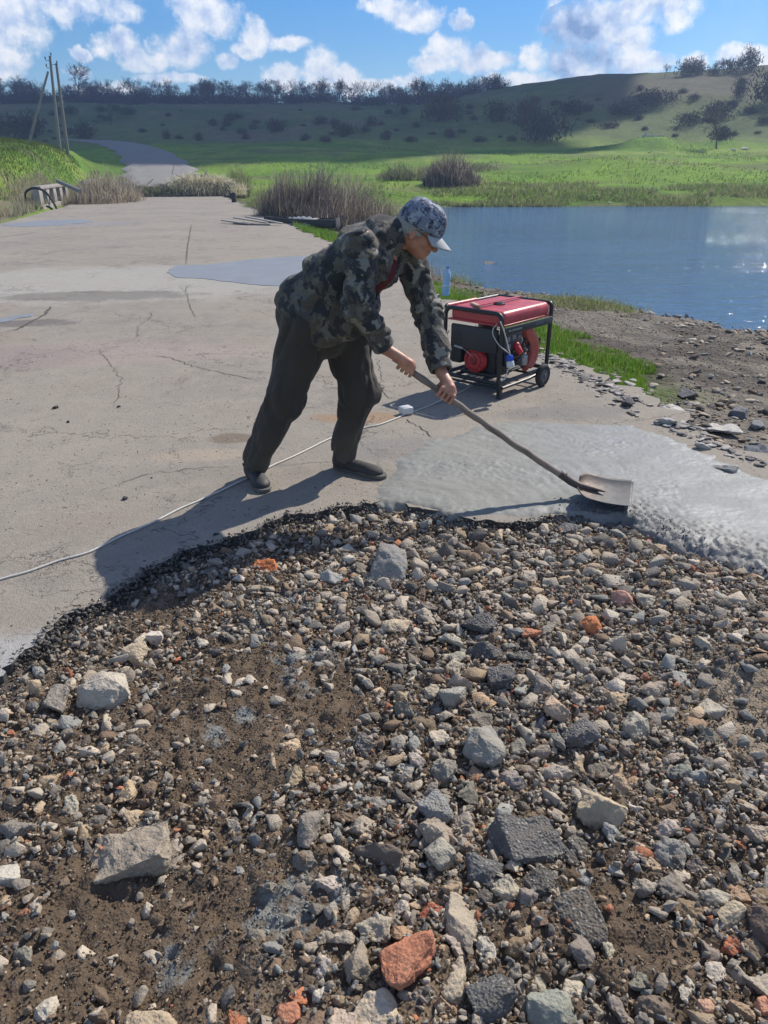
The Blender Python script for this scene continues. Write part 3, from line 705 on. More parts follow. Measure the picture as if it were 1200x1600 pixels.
# hand-placed stones: px, py, w, h, colour, material, label
T = (.43,.37,.29); G = (.34,.325,.30); D_ = (.115,.115,.12); BR = (.42,.165,.085); LT = (.49,.45,.38); DK = (.19,.16,.13)
HERO = [
 (166,1078,82,58,(.44,.41,.36),0,'smooth rounded beige boulder sitting alone by the upper left rim of the pit',.7,.5),
 (207,1326,130,88,(.33,.29,.24),0,'long grey-brown concrete lump lying tilted in open soil at lower left',.55,.1),
 (604,880,66,52,(.24,.245,.245),0,'grey angular stone standing just below the worker under the slab edge',.6,.1),
 (418,880,42,26,(.50,.17,.07),0,'bright orange brick bit near the slab edge below the black shoe',.6,.2),
 (620,972,58,34,T,0,'flat tan wedge of stone above the dark blocks in mid rubble',.5,0),
 (750,973,62,36,D_,1,'black asphalt block, topmost of three dark blocks in mid rubble',.6,0),
 (760,1006,72,42,D_,1,'black asphalt block, middle of three dark blocks in mid rubble',.6,0),
 (783,1056,54,44,D_,1,'black asphalt block, lowest of three dark blocks in mid rubble',.75,0),
 (831,991,38,26,(.42,.20,.13),0,'dull red brick fragment beside the middle dark asphalt block',.6,.2),
 (926,978,40,28,(.50,.20,.09),0,'bright orange pitted brick fragment in the upper right rubble',.7,.3),
 (968,942,36,26,(.46,.27,.22),0,'pinkish brick fragment next to a flat grey stone below the shovel',.7,.3),
 (1008,945,40,28,(.38,.36,.31),0,'flat greenish grey stone next to the pinkish brick below the shovel',.55,.1),
 (705,1080,50,42,(.31,.31,.29),0,'grey blocky stone left of the lowest dark asphalt block',.7,.1),
 (867,1112,44,44,(.42,.33,.26),0,'rosy tan angular stone above the speckled dark asphalt lump',.8,0),
 (908,1148,66,46,(.15,.15,.155),1,'dark speckled asphalt lump in the middle of the right side rubble',.6,0),
 (756,1170,64,64,(.29,.29,.27),0,'round grey cobble the size of a fist in the centre of the rubble',.85,.5),
 (933,1266,92,82,(.42,.36,.27),0,'large flat-topped tan limestone block right of the big asphalt slab',.7,0),
 (825,1302,122,88,(.13,.13,.132),1,'biggest dark asphalt slab, lying flat left of the large tan block',.45,0),
 (680,1262,58,62,(.24,.25,.26),1,'grey speckled concrete block left of the biggest asphalt slab',.9,0),
 (757,1362,66,70,(.13,.135,.14),1,'dark asphalt wedge leaning below the biggest asphalt slab',.6,0),
 (692,1338,64,56,(.33,.32,.28),0,'pale grey jagged stone left of the leaning dark wedge',.7,0),
 (723,1428,62,112,(.37,.33,.27),0,'long tan stone bar standing between red brick pieces at lower centre',.6,0),
 (640,1502,90,98,(.45,.20,.125),0,'largest red brick chunk at the lower centre of the rubble',.8,.1),
 (705,1526,46,88,(.44,.39,.31),0,'pale pointed stone sliver right of the largest red brick chunk',.7,0),
 (900,1438,84,92,(.125,.115,.105),1,'brown-black asphalt slab half buried in soil at lower right',.4,0),
 (592,1578,96,66,(.50,.43,.34),0,'large pale tan slab cut off by the bottom edge below the red brick',.7,0),
 (766,1560,78,80,(.12,.125,.13),1,'black rough block at the bottom right of the pale sliver',.85,0),
 (862,1584,90,62,(.27,.29,.26),0,'grey-green rounded stone at the very bottom next to the black block',.8,.4),
 (228,1576,98,60,(.42,.35,.26),0,'large tan slab in the soil at the bottom left',.6,0),
 (484,1292,40,60,(.25,.23,.205),0,'brown-grey upright stone at the edge of the open soil in the middle',1.,0),
 (563,1498,42,68,(.30,.26,.21),0,'brown egg-shaped stone left of the largest red brick chunk',1.,.5),
 (1105,1106,50,38,(.40,.38,.33),0,'flat pale triangular stone at the edge of the sandy patch on the right',.5,0),
 (992,1140,46,48,(.37,.35,.30),0,'pale rough block between the speckled asphalt lump and sandy patch',.8,0),
 (1165,1211,42,28,(.22,.225,.225),0,'flat dark grey stone at the lower edge of the sandy patch',.5,.1),
 (1142,1442,54,50,(.42,.37,.28),0,'tan angular stone near the right edge, lower right rubble',.7,0),
 (1188,1455,50,66,(.14,.11,.095),0,'dark brown rounded stone cut by the right edge of view',.9,.4),
 (455,1160,34,34,(.50,.40,.29),0,'small beige pointed flake lying on the brown soil in the middle',.35,0),
 (588,1246,74,36,(.27,.265,.25),0,'long flat grey stone above a dark earthy lump in the centre',.55,0),
 (592,1332,92,60,(.16,.135,.115),0,'dark earthy lump of rubble and cement below the long flat stone',.7,.2),
 (1121,1270,42,30,(.30,.32,.34),0,'flat blue-grey shard right of the large tan limestone block',.4,0),
 (213,1018,38,30,(.48,.41,.31),0,'yellowish tan angular stone above the smooth beige boulder',.8,0),
 (243,993,30,26,(.50,.47,.43),0,'whitish small stone above the yellowish tan stone near the rim',.8,.1),
 (505,1547,38,32,(.48,.46,.41),0,'pale grey flat stone in soil left of the bottom pale slab',.6,.2),
 (94,1092,44,54,(.27,.25,.225),0,'brown-grey upright stone just left of the smooth beige boulder',.9,.2),
 (672,1426,40,34,(.33,.12,.08),0,'dark red brick corner above the largest red brick chunk',.8,0),
 (1115,1412,62,42,(.36,.34,.29),0,'lumpy pale concrete piece at the right above the tan angular stone',.7,.2),
 (452,1578,50,44,(.42,.20,.13),0,'worn red brick bit at the bottom left of the pale slab',.6,.1),
 (30,1290,64,46,(.24,.225,.205),0,'grey half-buried stone at the left edge of the rubble',.6,.1),
 (10,1365,46,40,(.45,.44,.40),0,'pale chalky stone at the left edge below the half-buried one',.7,.3),
 (70,1565,36,50,(.46,.43,.37),0,'whitish lump in the soil in the bottom left corner',.8,.1),
 (780,838,16,32,(.50,.41,.29),0,'thin tan stone standing on end under the shovel handle shadow',1.1,0),
 (890,828,44,20,(.15,.155,.16),1,'dark flat stone directly below the shovel blade',.5,0),
 (1060,1065,40,26,(.31,.32,.31),0,'grey slanting stone left of the flat pale triangular one',.5,0),
 (520,900,40,26,(.30,.31,.31),0,'blue-grey cement-covered stone near the slab edge in the man shadow',.6,.1),
 (1015,1590,60,40,(.17,.14,.115),0,'brown earthy clod at the bottom right of the view',.7,.4),
 (1190,1580,40,46,(.48,.25,.17),0,'salmon red brick bit in the bottom right corner',.8,.2),
 (1100,1590,34,30,(.46,.30,.22),0,'small pinkish brick bit near the bottom right corner',.8,.2),
 (62,1184,44,14,(.48,.33,.24),0,'thin reddish flat tile sliver at the left of the rubble',.3,0),
 (560,1385-40,10,10,(.4,.3,.2),0,None,1,0),
]
HERO = [h for h in HERO if h[6]]
placed = []
for i, (px, py, w_, h_, c, mi, lab, flat, rd) in enumerate(HERO):
    p = P(px, py+h_*.15, -.05); zd = p[1]*cos(PITCH)+(CAMH-p[2])*sin(PITCH)
    wid = w_/FPX*zd; dip = atan2(CAMH, p[1]); dep = (h_/FPX*zd-.35*flat*wid*cos(dip))/sin(dip)
    dep = max(.35*wid, min(dep, 1.7*wid)); hgt = flat*min(wid, dep)*1.1
    bm = hull_rock(500+i, (wid*1.14, dep*1.14, hgt*1.25), n=15 if rd < .3 else 26, cuts=0, blocky=.75 if rd < .3 else .1)
    big_ = max(wid, dep)
    bmesh.ops.bevel(bm, geom=bm.edges[:], offset=big_*(.022+rd*.06), segments=1+(rd > .25), profile=.6, affect='EDGES', clamp_overlap=True)
    bmesh.ops.triangulate(bm, faces=bm.faces[:])
    for _ in range(6):
        le = [e for e in bm.edges if e.calc_length() > big_*.05]
        if not le or len(bm.faces) > 5000: break
        bmesh.ops.subdivide_edges(bm, edges=le, cuts=1); bmesh.ops.triangulate(bm, faces=bm.faces[:])
    bm.normal_update()
    from mathutils import noise as mn
    for v in bm.verts:
        q = v.co/big_+Vector((i*3.1, 0, 0))
        v.co += v.normal*big_*(.035*mn.fractal(q*4, .7, 2, 5)+.012*mn.fractal(q*18, .7, 2, 3) - .05*max(0, .25-abs(mn.noise(q*2.2))))
    me = bpy.data.meshes.new('rubble_stone'); bm.to_mesh(me); bm.free()
    o = link('brick_fragment' if 'brick' in lab or 'tile' in lab else ('asphalt_chunk' if mi else 'stone'), me, (M_st, M_as)[mi], smooth=50)
    o.color = (c[0]*1.07, c[1], c[2]*.90, 1); z0 = float(bedz(p[0], p[1]))
    o.location = (p[0], p[1], z0+hgt*.30); o.rotation_euler = (random.Random(i).uniform(-.18, .18), random.Random(i+99).uniform(-.18, .18), random.Random(i+5).uniform(-.15, .15))
    tag(o, lab, 'brick' if 'brick' in lab or 'tile' in lab else 'stone', 'stones and chunks in the broken road pit')
    placed.append((p[0], p[1], max(wid, dep)*.5))
# detailed shapes shared by the repeated stones
det_protos = []
for i in range(34):
    rd = (i % 5 == 4)
    bm = hull_rock(700+i, (1, rs.uniform(.6, .95), rs.uniform(.42, .8)), n=14 if not rd else 24, cuts=1, rough=.05, blocky=.6 if not rd else .1, round_=.5 if rd else 0)
    me = bpy.data.meshes.new('rubble_stone'); bm.to_mesh(me); bm.free(); me.materials.append(M_st); me.shade_smooth(); me.set_sharp_from_angle(angle=R(48)); det_protos.append(me)
# positions with a size distribution, biggest first
cand_n = 42000
cx0 = rs.uniform(-2.3, 2.45, cand_n); cy0 = rs.uniform(.55, 4.1, cand_n)
ips = inpit(cx0, cy0); sm = soilmask(cx0, cy0)
s_, t_ = st(cx0, cy0)
leftside = sstep(.25, -.6, cx0)
prob = (1-.93*np.clip(sm*1.2, 0, 1))*(1-.25*leftside*sstep(3.2, 2.4, cy0))*(1-.3*sstep(1.3, .9, cy0))
pinp = -seg_sd(cx0, cy0, pc)
keep = (ips < -.03) & (rs.rand(cand_n) < prob) & ~((pinp > .02) & (ips > -.12)) & (s_ < 3.3)
size = .024+.052*rs.rand(cand_n)**1.3+.055*rs.rand(cand_n)**8
size = size*(1-.25*leftside)
# in view (with a margin)
zd_ = cy0*cos(PITCH)+(CAMH+.08)*sin(PITCH); ppx = 600+cx0/zd_*FPX
keep &= (ppx > -160) & (ppx < 1380)
ix = np.where(keep)[0]; ix = ix[np.argsort(-size[ix])]
acc = []; grid_ = {}
for (x, y, r_) in placed:
    grid_.setdefault((int(x//.15), int(y//.15)), []).append((x, y, r_))
for i in ix:
    x, y, r_ = cx0[i], cy0[i], size[i]*.5; gx, gy = int(x//.15), int(y//.15); bad = False
    for a in (-1, 0, 1):
        for c in (-1, 0, 1):
            for (u, v, q) in grid_.get((gx+a, gy+c), ()):
                if (u-x)**2+(v-y)**2 < ((r_+q)*.60)**2: bad = True; break
            if bad: break
        if bad: break
    if bad: continue
    grid_.setdefault((gx, gy), []).append((x, y, r_)); acc.append(i)
acc = np.array(acc)
inview = (ppx[acc] > 0) & (ppx[acc] < 1200)
app = np.where(inview, size[acc]/zd_[acc], 0); order = acc[np.argsort(-app)]
NIND = 300-len(HERO)-14
indiv, rest = order[:NIND], order[NIND:]
LBL = [('dull pale grey stone, one of many loose in the road pit rubble', 0), ('light beige stone, one of many loose in the road pit rubble', 0), ('dark grey stone, one of many loose in the road pit rubble', 0), ('black asphalt lump, one of many loose in the road pit rubble', 1),
       ('blue-grey stone, one of many loose in the road pit rubble', 0), ('tan brown stone, one of many loose in the road pit rubble', 0), ('orange tan stone, one of many loose in the road pit rubble', 0), ('red brick crumb, one of several loose in the road pit rubble', 0), ('whitish stone, one of many loose in the road pit rubble', 0), ('dark brown earthy stone, one of many loose in the road pit rubble', 0)]
GRP = ['pale grey rubble stones', 'light beige rubble stones', 'dark grey rubble stones', 'black asphalt lumps', 'blue-grey rubble stones', 'tan brown rubble stones', 'orange tan rubble stones', 'red brick crumbs', 'whitish rubble stones', 'dark brown rubble stones']
ci = rs.choice(len(PAL), len(order), p=PALW)
zoneR = (cx0[order] > -.3) & (cy0[order] < 3.6)
ci = np.where((ci == 6) & ~zoneR, 1, ci)
for n_, i in enumerate(indiv):
    k = ci[n_]; o = bpy.data.objects.new('brick_fragment' if k == 7 else ('asphalt_chunk' if k == 3 else 'stone'), det_protos[rs.randint(len(det_protos))]); COL.objects.link(o)
    if LBL[k][1]:
        o.material_slots[0].link = 'OBJECT'; o.material_slots[0].material = M_as
    s0 = size[i]; o.scale = (s0, s0, s0*rs.uniform(.8, 1.1)); o.rotation_euler = (rs.randn()*.3, rs.randn()*.3, rs.rand()*6.28)
    o.location = (cx0[i], cy0[i], float(bedz(cx0[i], cy0[i]))+s0*.18); c = PALC[k]*rs.uniform(.8, 1.2)
    o.color = (*np.clip(c*(1+rs.randn(3)*.025), .02, 1), 1); tag(o, LBL[k][0], 'brick' if k == 7 else 'stone', GRP[k])
cc = PALC[ci[NIND:]]*rs.uniform(.75, 1.25, (len(rest), 1))
pp = np.stack([cx0[rest], cy0[rest], bedz(cx0[rest], cy0[rest])+size[rest]*.17+.003], 1)
scatter('rubble', pp, size[rest]*1.08, cc, protos, rs, .4, label='loose grey and tan rubble spread over the broken road pit', cat='rubble')
# broken stone of walnut size filling the gaps
n = 52000; gx = rs.uniform(-2.3, 2.45, n); gy = .5+3.7*rs.rand(n); ips = inpit(gx, gy); sm = soilmask(gx, gy); zdg = gy*cos(PITCH)+(CAMH+.08)*sin(PITCH); pg = 600+gx/zdg*FPX; s_, t_ = st(gx, gy)
k = (ips < -.02) & (pg > -100) & (pg < 1310) & (s_ < 3.3) & ~((-seg_sd(gx, gy, pc) > .02) & (ips > -.12)) & (rs.rand(n) < (1-.93*np.clip(sm*1.25, 0, 1))*(.38+.62*sstep(-.5, .2, gx)*(1-.35*sstep(1.6, .9, gy))))
gx, gy = gx[k], gy[k]; n = len(gx); sz = .011+.019*rs.rand(n)**1.4; c = PALC[rs.choice(len(PAL), n, p=PALW)]*rs.uniform(.6, 1.2, (n, 1))
scatter('rubble', np.stack([gx, gy, bedz(gx, gy)+.012+sz*.25+.012*rs.rand(n)], 1), sz*1.15, c, protos, rs, .6, label='walnut-sized broken stone packed between the larger pit stones', cat='rubble')
# fine gravel and crumbs
n = 170000; gx = rs.uniform(-2.3, 2.45, n); gy = .5+3.7*rs.rand(n)**1.0; ips = inpit(gx, gy); sm = soilmask(gx, gy)
zdg = gy*cos(PITCH)+(CAMH+.08)*sin(PITCH); pg = 600+gx/zdg*FPX
s_, t_ = st(gx, gy)
k = (ips < -.005) & (pg > -120) & (pg < 1330) & (s_ < 3.35) & ~((-seg_sd(gx, gy, pc) > .03) & (ips > -.13))
gx, gy, sm = gx[k], gy[k], sm[k]; n = len(gx)
sz = .005+.015*rs.rand(n)**2.2; sz *= (1-.35*np.clip(sm, 0, 1))
ci2 = rs.choice(len(PAL), n, p=PALW); c = PALC[ci2]*rs.uniform(.6, 1.15, (n, 1))
dk = (rs.rand(n) < .30+.45*np.clip(sm*1.5, 0, 1)) & (gx < .8); c[dk] = np.array([.13, .092, .06])*rs.uniform(.6, 1.5, (dk.sum(), 1))
cmk = np.clip(cementmask(gx, gy), 0, 1) > .4; c[cmk] = np.array([.25, .27, .265])*rs.uniform(.7, 1.2, (cmk.sum(), 1))
scatter('gravel', np.stack([gx, gy, bedt(gx, gy)+sz*.28], 1), sz, c, protos_s, rs, .7, label='fine gravel and soil crumbs between the rubble stones', cat='gravel')
# dark crumbs along the broken rim and on the slab
ee = rough[rs.randint(30, len(rough)-260, 6000)]; q = ee+rs.randn(len(ee), 2)*np.array([.05, .05]); ip = inpit(q[:, 0], q[:, 1])
sz = .006+.028*rs.rand(len(q))**2.2; k = (ip < .018) & (ip > -.16); q, ip, sz = q[k], ip[k], sz[k]
ncv = -seg_sd(q[:, 0], q[:, 1], pc); k = (ncv < .015) | (ip < -.06); q, ip, sz = q[k], ip[k], sz[k]
z = np.where(ip > 0, .002, bedz(q[:, 0], q[:, 1])+.045*sstep(-.12, 0, ip))+sz*.3; sz = np.where(ip > 0, sz*.6, sz)
scatter('crumbs', np.stack([q[:, 0], q[:, 1], z], 1), sz, np.array([.085, .078, .07])*rs.uniform(.6, 1.8, (len(q), 1)), protos_s, rs, .8, label='dark asphalt crumbs lying along the broken edge of the slab', cat='crumbs')
n = 14000; q = np.stack([rs.uniform(-3.5, 2.3, n), rs.uniform(1.8, 9, n)], 1); ip = inpit(q[:, 0], q[:, 1]); k = (ip > .03) & (seg_sd(q[:, 0], q[:, 1], pc) > .02) & (fbm2(q[:, 0]*1.3, q[:, 1]*1.3, 101, 3) > -.15); q = q[k]
s_, t_ = st(q[:, 0], q[:, 1]); q = q[s_ < 3.2]; sz = .0025+.010*rs.rand(len(q))**5
scatter('road_grit', np.stack([q[:, 0], q[:, 1], sz*.2], 1), sz, np.array([.10, .09, .08])*rs.uniform(.5, 2.2, (len(q), 1)), protos_s, rs, .8, label='scattered grit on the old concrete slab', cat='grit')
n = 9000; q = np.stack([rs.uniform(.6, 2.6, n), rs.uniform(3.0, 4.0, n)], 1); ip = inpit(q[:, 0], q[:, 1]); dc = -seg_sd(q[:, 0], q[:, 1], pc); k = (ip < .12+.1*rs.randn(n)) & (dc > -.02) & (rs.rand(n) < sstep(.30, .0, dc)*sstep(.7, 1.3, q[:, 0])); q = q[k]
ii = np.clip(((q[:, 0]-cx_[0])/.009).astype(int), 0, len(cx_)-1); jj = np.clip(((q[:, 1]-cy_[0])/.009).astype(int), 0, len(cy_)-1); sz = .005+.016*rs.rand(len(q))**2.5
scatter('wet_gravel', np.stack([q[:, 0], q[:, 1], h.reshape(CX.shape)[ii, jj]+sz*.12], 1), sz, np.array([.12, .12, .115])*rs.uniform(.6, 1.8, (len(q), 1)), protos_s, rs, .8, label='dark wet gravel pressed into the front edge of the fresh concrete', cat='gravel')
# single dark clods lying on the slab
for (px, py, s0, lab) in ((86,638,.055,'black clod on the slab, left of the other one level with the knee'), (185,636,.042,'black round clod on the slab, right of its neighbour'), (107,660,.036,'small black clod on the slab, lowest of three'),
                          (196,780,.040,'small dark clod on the slab near the white cable'), (337,836,.035,'dark flat crumb on the slab inside the man shadow'), (237,747,.02,'tiny dark crumb on the slab right of the small dark clod')):
    p = P(px, py); o = bpy.data.objects.new('clod', det_protos[int(px) % 30]); COL.objects.link(o); o.location = (p[0], p[1], s0*.18); o.scale = (s0, s0, s0*.7)
    o.rotation_euler = (0, 0, px); o.color = (.05, .045, .045, 1); tag(o, lab, 'clod', 'dark clods on the slab')

# ------------------------------------------------------------------ shore stones
n = 26000; tt = rs.uniform(2.2, 22, n)**1.0; ee = rs.rand(n)*8; x = ee*0; s_ = 3.2+ee; x = s_*RN[0]+tt*RD[0]; y = s_*RN[1]+tt*RD[1]; E = shoreE(tt); u = ee/E
dens = np.where(u < 1.02, .30+.5*sstep(.72, .95, u)+.45*sstep(6.2, 4.2, tt)+.25*sstep(.5, .1, ee), 0)*np.clip(.55+1.1*fbm2(x*.8, y*.8, 111, 3), .05, 1)
dens *= np.where((ee < 1.0) & (tt > 5.2), .25, 1.)
k = (rs.rand(n) < dens) & (ee > .02) & (y > 2.9); x, y, tt, ee, u = x[k], y[k], tt[k], ee[k], u[k]
sz = .03+.12*rs.rand(len(x))**3; sz *= np.where(u > .8, 1.3, 1)
cI = rs.choice(len(PAL), len(x), p=PALW); c = PALC[cI]*rs.uniform(.6, 1.15, (len(x), 1)); c[cI == 7] = (.25, .22, .19)
scatter('shore_stones', np.stack([x, y, terrain(x, y)+sz*.12], 1), sz, c, protos, rs, .25, label='grey and brown stones strewn on the muddy lake bank', cat='stones', flat=.6)
n = 30000; tt = rs.uniform(2.5, 14, n); ee = rs.rand(n)*6; s_ = 3.2+ee; x = s_*RN[0]+tt*RD[0]; y = s_*RN[1]+tt*RD[1]; k = (ee < shoreE(tt)) & (rs.rand(n) < .6) & (y > 2.9) & ~((ee < .9) & (tt > 5.4)); x, y = x[k], y[k]
sz = .010+.022*rs.rand(len(x))**2; scatter('bank_gravel', np.stack([x, y, terrain(x, y)+sz*.15], 1), sz, PALC[rs.choice(10, len(x), p=PALW)]*rs.uniform(.45, 1., (len(x), 1)), protos_s, rs, .6, label='small gravel and mud clods on the lake bank', cat='gravel')
SL = [(1038,642,90,26,(.46,.44,.40),'pale flat slab at the slab corner where the grass strip ends'), (1118,672,95,22,(.50,.47,.42),'long whitish slab lowest along the ragged road edge'), (985,612,60,14,(.42,.39,.35),'grey flake of concrete above the pale corner slab'),
      (1062,632,40,12,(.40,.38,.35),'small flake right above the pale flat slab'), (1075,590+30,36,20,(.13,.13,.14),'dark block in the bank right of the grass tip'), (1155,652,42,22,(.14,.14,.15),'dark squarish stone on the mud bank near right edge'), (1180,716,55,30,(.15,.16,.18),'dark blue-grey boulder at the right edge of the bank'),
      (982,632,24,18,(.06,.06,.065),'small black stone at the ragged road edge'), (1180,668,30,16,(.2,.2,.2),'grey stone above the dark boulder at the right edge'), (1035,662,60,10,(.40,.38,.34),'thin grey concrete layer under the pale corner slab'), (940,596,70,10,(.38,.36,.33),'thin cracked concrete flake right of the generator wheel'),
      (1130,745-10,50,14,(.36,.34,.31),'muddy flat stone beside the fresh concrete edge'), (766,411,26,6,(.13,.125,.12),'wet flat rock poking out of the lake'), (1098,702,36,10,(.42,.4,.36),'small pale shard beside the long whitish slab')]
for i, (px, py, w_, h_, c, lab) in enumerate(SL):
    z = -.02
    for _ in range(6):
        p = P(px, py, z); s__, t__ = st(p[0], p[1])
        z = 0. if s__ < 3.2 else float(terrain(np.array([p[0]]), np.array([p[1]]))[0])
    if 'lake' in lab: p = P(px, py, WATER); z = WATER
    zd = p[1]*cos(PITCH)+(CAMH-z)*sin(PITCH); wid = w_/FPX*zd; dip = atan2(CAMH-z, p[1]); dep = max(h_/FPX*zd/sin(dip)*.8, wid*.35); hg = (.05 if 'lake' not in lab else .03) if 'dark' not in lab else wid*.4
    bm = hull_rock(900+i, (wid, dep, hg*1.3), n=13, blocky=.8); bmesh.ops.bevel(bm, geom=bm.edges[:], offset=.004, segments=1, affect='EDGES', clamp_overlap=True); bmesh.ops.triangulate(bm, faces=bm.faces[:])
    for _ in range(5):
        le = [e for e in bm.edges if e.calc_length() > wid*.08]
        if not le: break
        bmesh.ops.subdivide_edges(bm, edges=le, cuts=1); bmesh.ops.triangulate(bm, faces=bm.faces[:])
    bm.normal_update()
    for v in bm.verts: v.co += v.normal*wid*.03*mn.fractal(v.co/wid*6+Vector((i, 0, 0)), .7, 2, 4)
    me = bpy.data.meshes.new('slab'); bm.to_mesh(me); bm.free(); o = link('stone' if 'slab' not in lab else 'concrete_slab', me, M_st, smooth=50); o.color = (*c, 1)
    o.location = (p[0], p[1], z+hg*.3); o.rotation_euler = (random.Random(i).uniform(-.1, .1), random.Random(i+7).uniform(-.12, .12), -.45+random.Random(i+3).uniform(-.2, .2)); tag(o, lab, 'stone', 'larger stones along the ragged road edge and bank')
n = 2600; tt = rs.uniform(3.4, 9.5, n); ss_ = 3.22+rs.randn(n)*.13; x = ss_*RN[0]+tt*RD[0]; y = ss_*RN[1]+tt*RD[1]; k = (fbm2(x*2, y*2, 115, 3) > -.2) & (seg_sd(x, y, pc) > .03) & ((tt < 6.4) | (rs.rand(n) < .2)); x, y, ss_, tt = x[k], y[k], ss_[k], tt[k]
sz = .02+.10*rs.rand(len(x))**2.5; z = np.where(ss_ < 3.2, .0, -.06); c = np.array([.34, .31, .28])*rs.uniform(.45, 1.35, (len(x), 1))
scatter('edge_flakes', np.stack([x, y, z+sz*.08], 1), sz, c, protos, rs, .12, label='thin broken concrete flakes along the ragged slab edge', cat='concrete flakes', flat=.32)
# white rocks heaped left, and pale rocks on the far bank
def rock_at(px, py, z, wpx, c, lab, grp, seed, flat=.7):
    p = P(px, py, z) if z < CAMH else A(px, py, 60.); zd = p[1]*cos(PITCH)+(CAMH-p[2])*sin(PITCH); s0 = wpx/FPX*zd
    o = bpy.data.objects.new('rock', det_protos[seed % 30]); COL.objects.link(o); zz = float(terrain(np.array([p[0]]), np.array([p[1]]))[0])
    o.location = (p[0], p[1], zz+s0*.2); o.scale = (s0, s0, s0*flat); o.rotation_euler = (0, 0, seed); o.color = (*c, 1); tag(o, lab, 'rock', grp)
for i in range(16):
    x = -29.6+rs.rand()*3.0; y = 56+rs.rand()*1.5; s0 = .5+rs.rand()*.6; o = bpy.data.objects.new('rock', det_protos[i]); COL.objects.link(o)
    o.location = (x, y, float(terrain(np.array([x]), np.array([y]))[0])+.12+.4*rs.rand()); o.scale = (s0, s0, s0*.7); o.rotation_euler = (rs.rand(), rs.rand(), i)
    o.color = (*( (.62,.58,.55) if i % 3 else (.42,.30,.26)), 1); tag(o, 'pale rock in the heap on the grass knoll at left', 'rock', 'heap of pale rocks on the knoll')
for i, (px, py, w_) in enumerate(((935,318,9),(985,318,8),(1140,255,10),(1155,252,12),(1195,290,7),(1090,256,8),(1010,262,5),(1080,300,5),(955,316,6))):
    p = P(px, py if py > 300 else 300, -.4); 
    yy = p[1]+(0 if py > 300 else (300-py)*.55); x = (px-600)/FPX*(yy*cos(PITCH)+.4); zz = float(terrain(np.array([x]), np.array([yy]))[0]); s0 = w_/FPX*yy
    o = bpy.data.objects.new('rock', det_protos[i+3]); COL.objects.link(o); o.location = (x, yy, zz+s0*.15); o.scale = (s0, s0, s0*.6); o.color = (.5, .48, .45, 1); tag(o, 'small pale rock on the green bank across the lake', 'rock', 'pale rocks across the lake')
# ------------------------------------------------------------------ implicit surfaces for the figure
def C(p, a, b, ra, rb=None):
    a = np.asarray(a, float); b = np.asarray(b, float); rb = ra if rb is None else rb
    ba = b-a; h = np.clip(((p-a)@ba)/(ba@ba), 0, 1); return np.linalg.norm(p-a-h[:, None]*ba, axis=1)-(ra+(rb-ra)*h)
def CE(p, a, b, ra, rb, lat, k):
    """capsule squeezed along lat: k>1 wider along lat"""
    a = np.asarray(a, float); b = np.asarray(b, float); lat = np.asarray(lat, float)/np.linalg.norm(lat)
    ba = b-a; h = np.clip(((p-a)@ba)/(ba@ba), 0, 1); q = p-a-h[:, None]*ba
    l = q@lat; q = q-np.outer(l*(1-1/k), lat); return (np.linalg.norm(q, axis=1)-(ra+(rb-ra)*h))
def SM(a, b, k):
    h = np.clip(.5+.5*(b-a)/k, 0, 1); return b*(1-h)+a*h-k*h*(1-h)
def SMX(a, b, k): return -SM(-a, -b, k)
def EL(p, c, r, Rm=None):
    q = p-np.asarray(c, float)
    if Rm is not None: q = q@Rm.T
    r = np.asarray(r, float); k0 = np.linalg.norm(q/r, axis=1); k1 = np.linalg.norm(q/(r*r), axis=1)+1e-9; return k0*(k0-1)/k1
def N3(p, s, seed, ax=None):
    q = p*s if ax is None else p@ax.T*s
    return vn3(q[:, 0], q[:, 1], q[:, 2], seed)
def F3(p, s, seed, o=3, ax=None):
    r = 0; a = 1
    for i in range(o): r = r+a*N3(p, np.asarray(s)*2.1**i, seed+i, ax); a *= .5
    return r/1.6
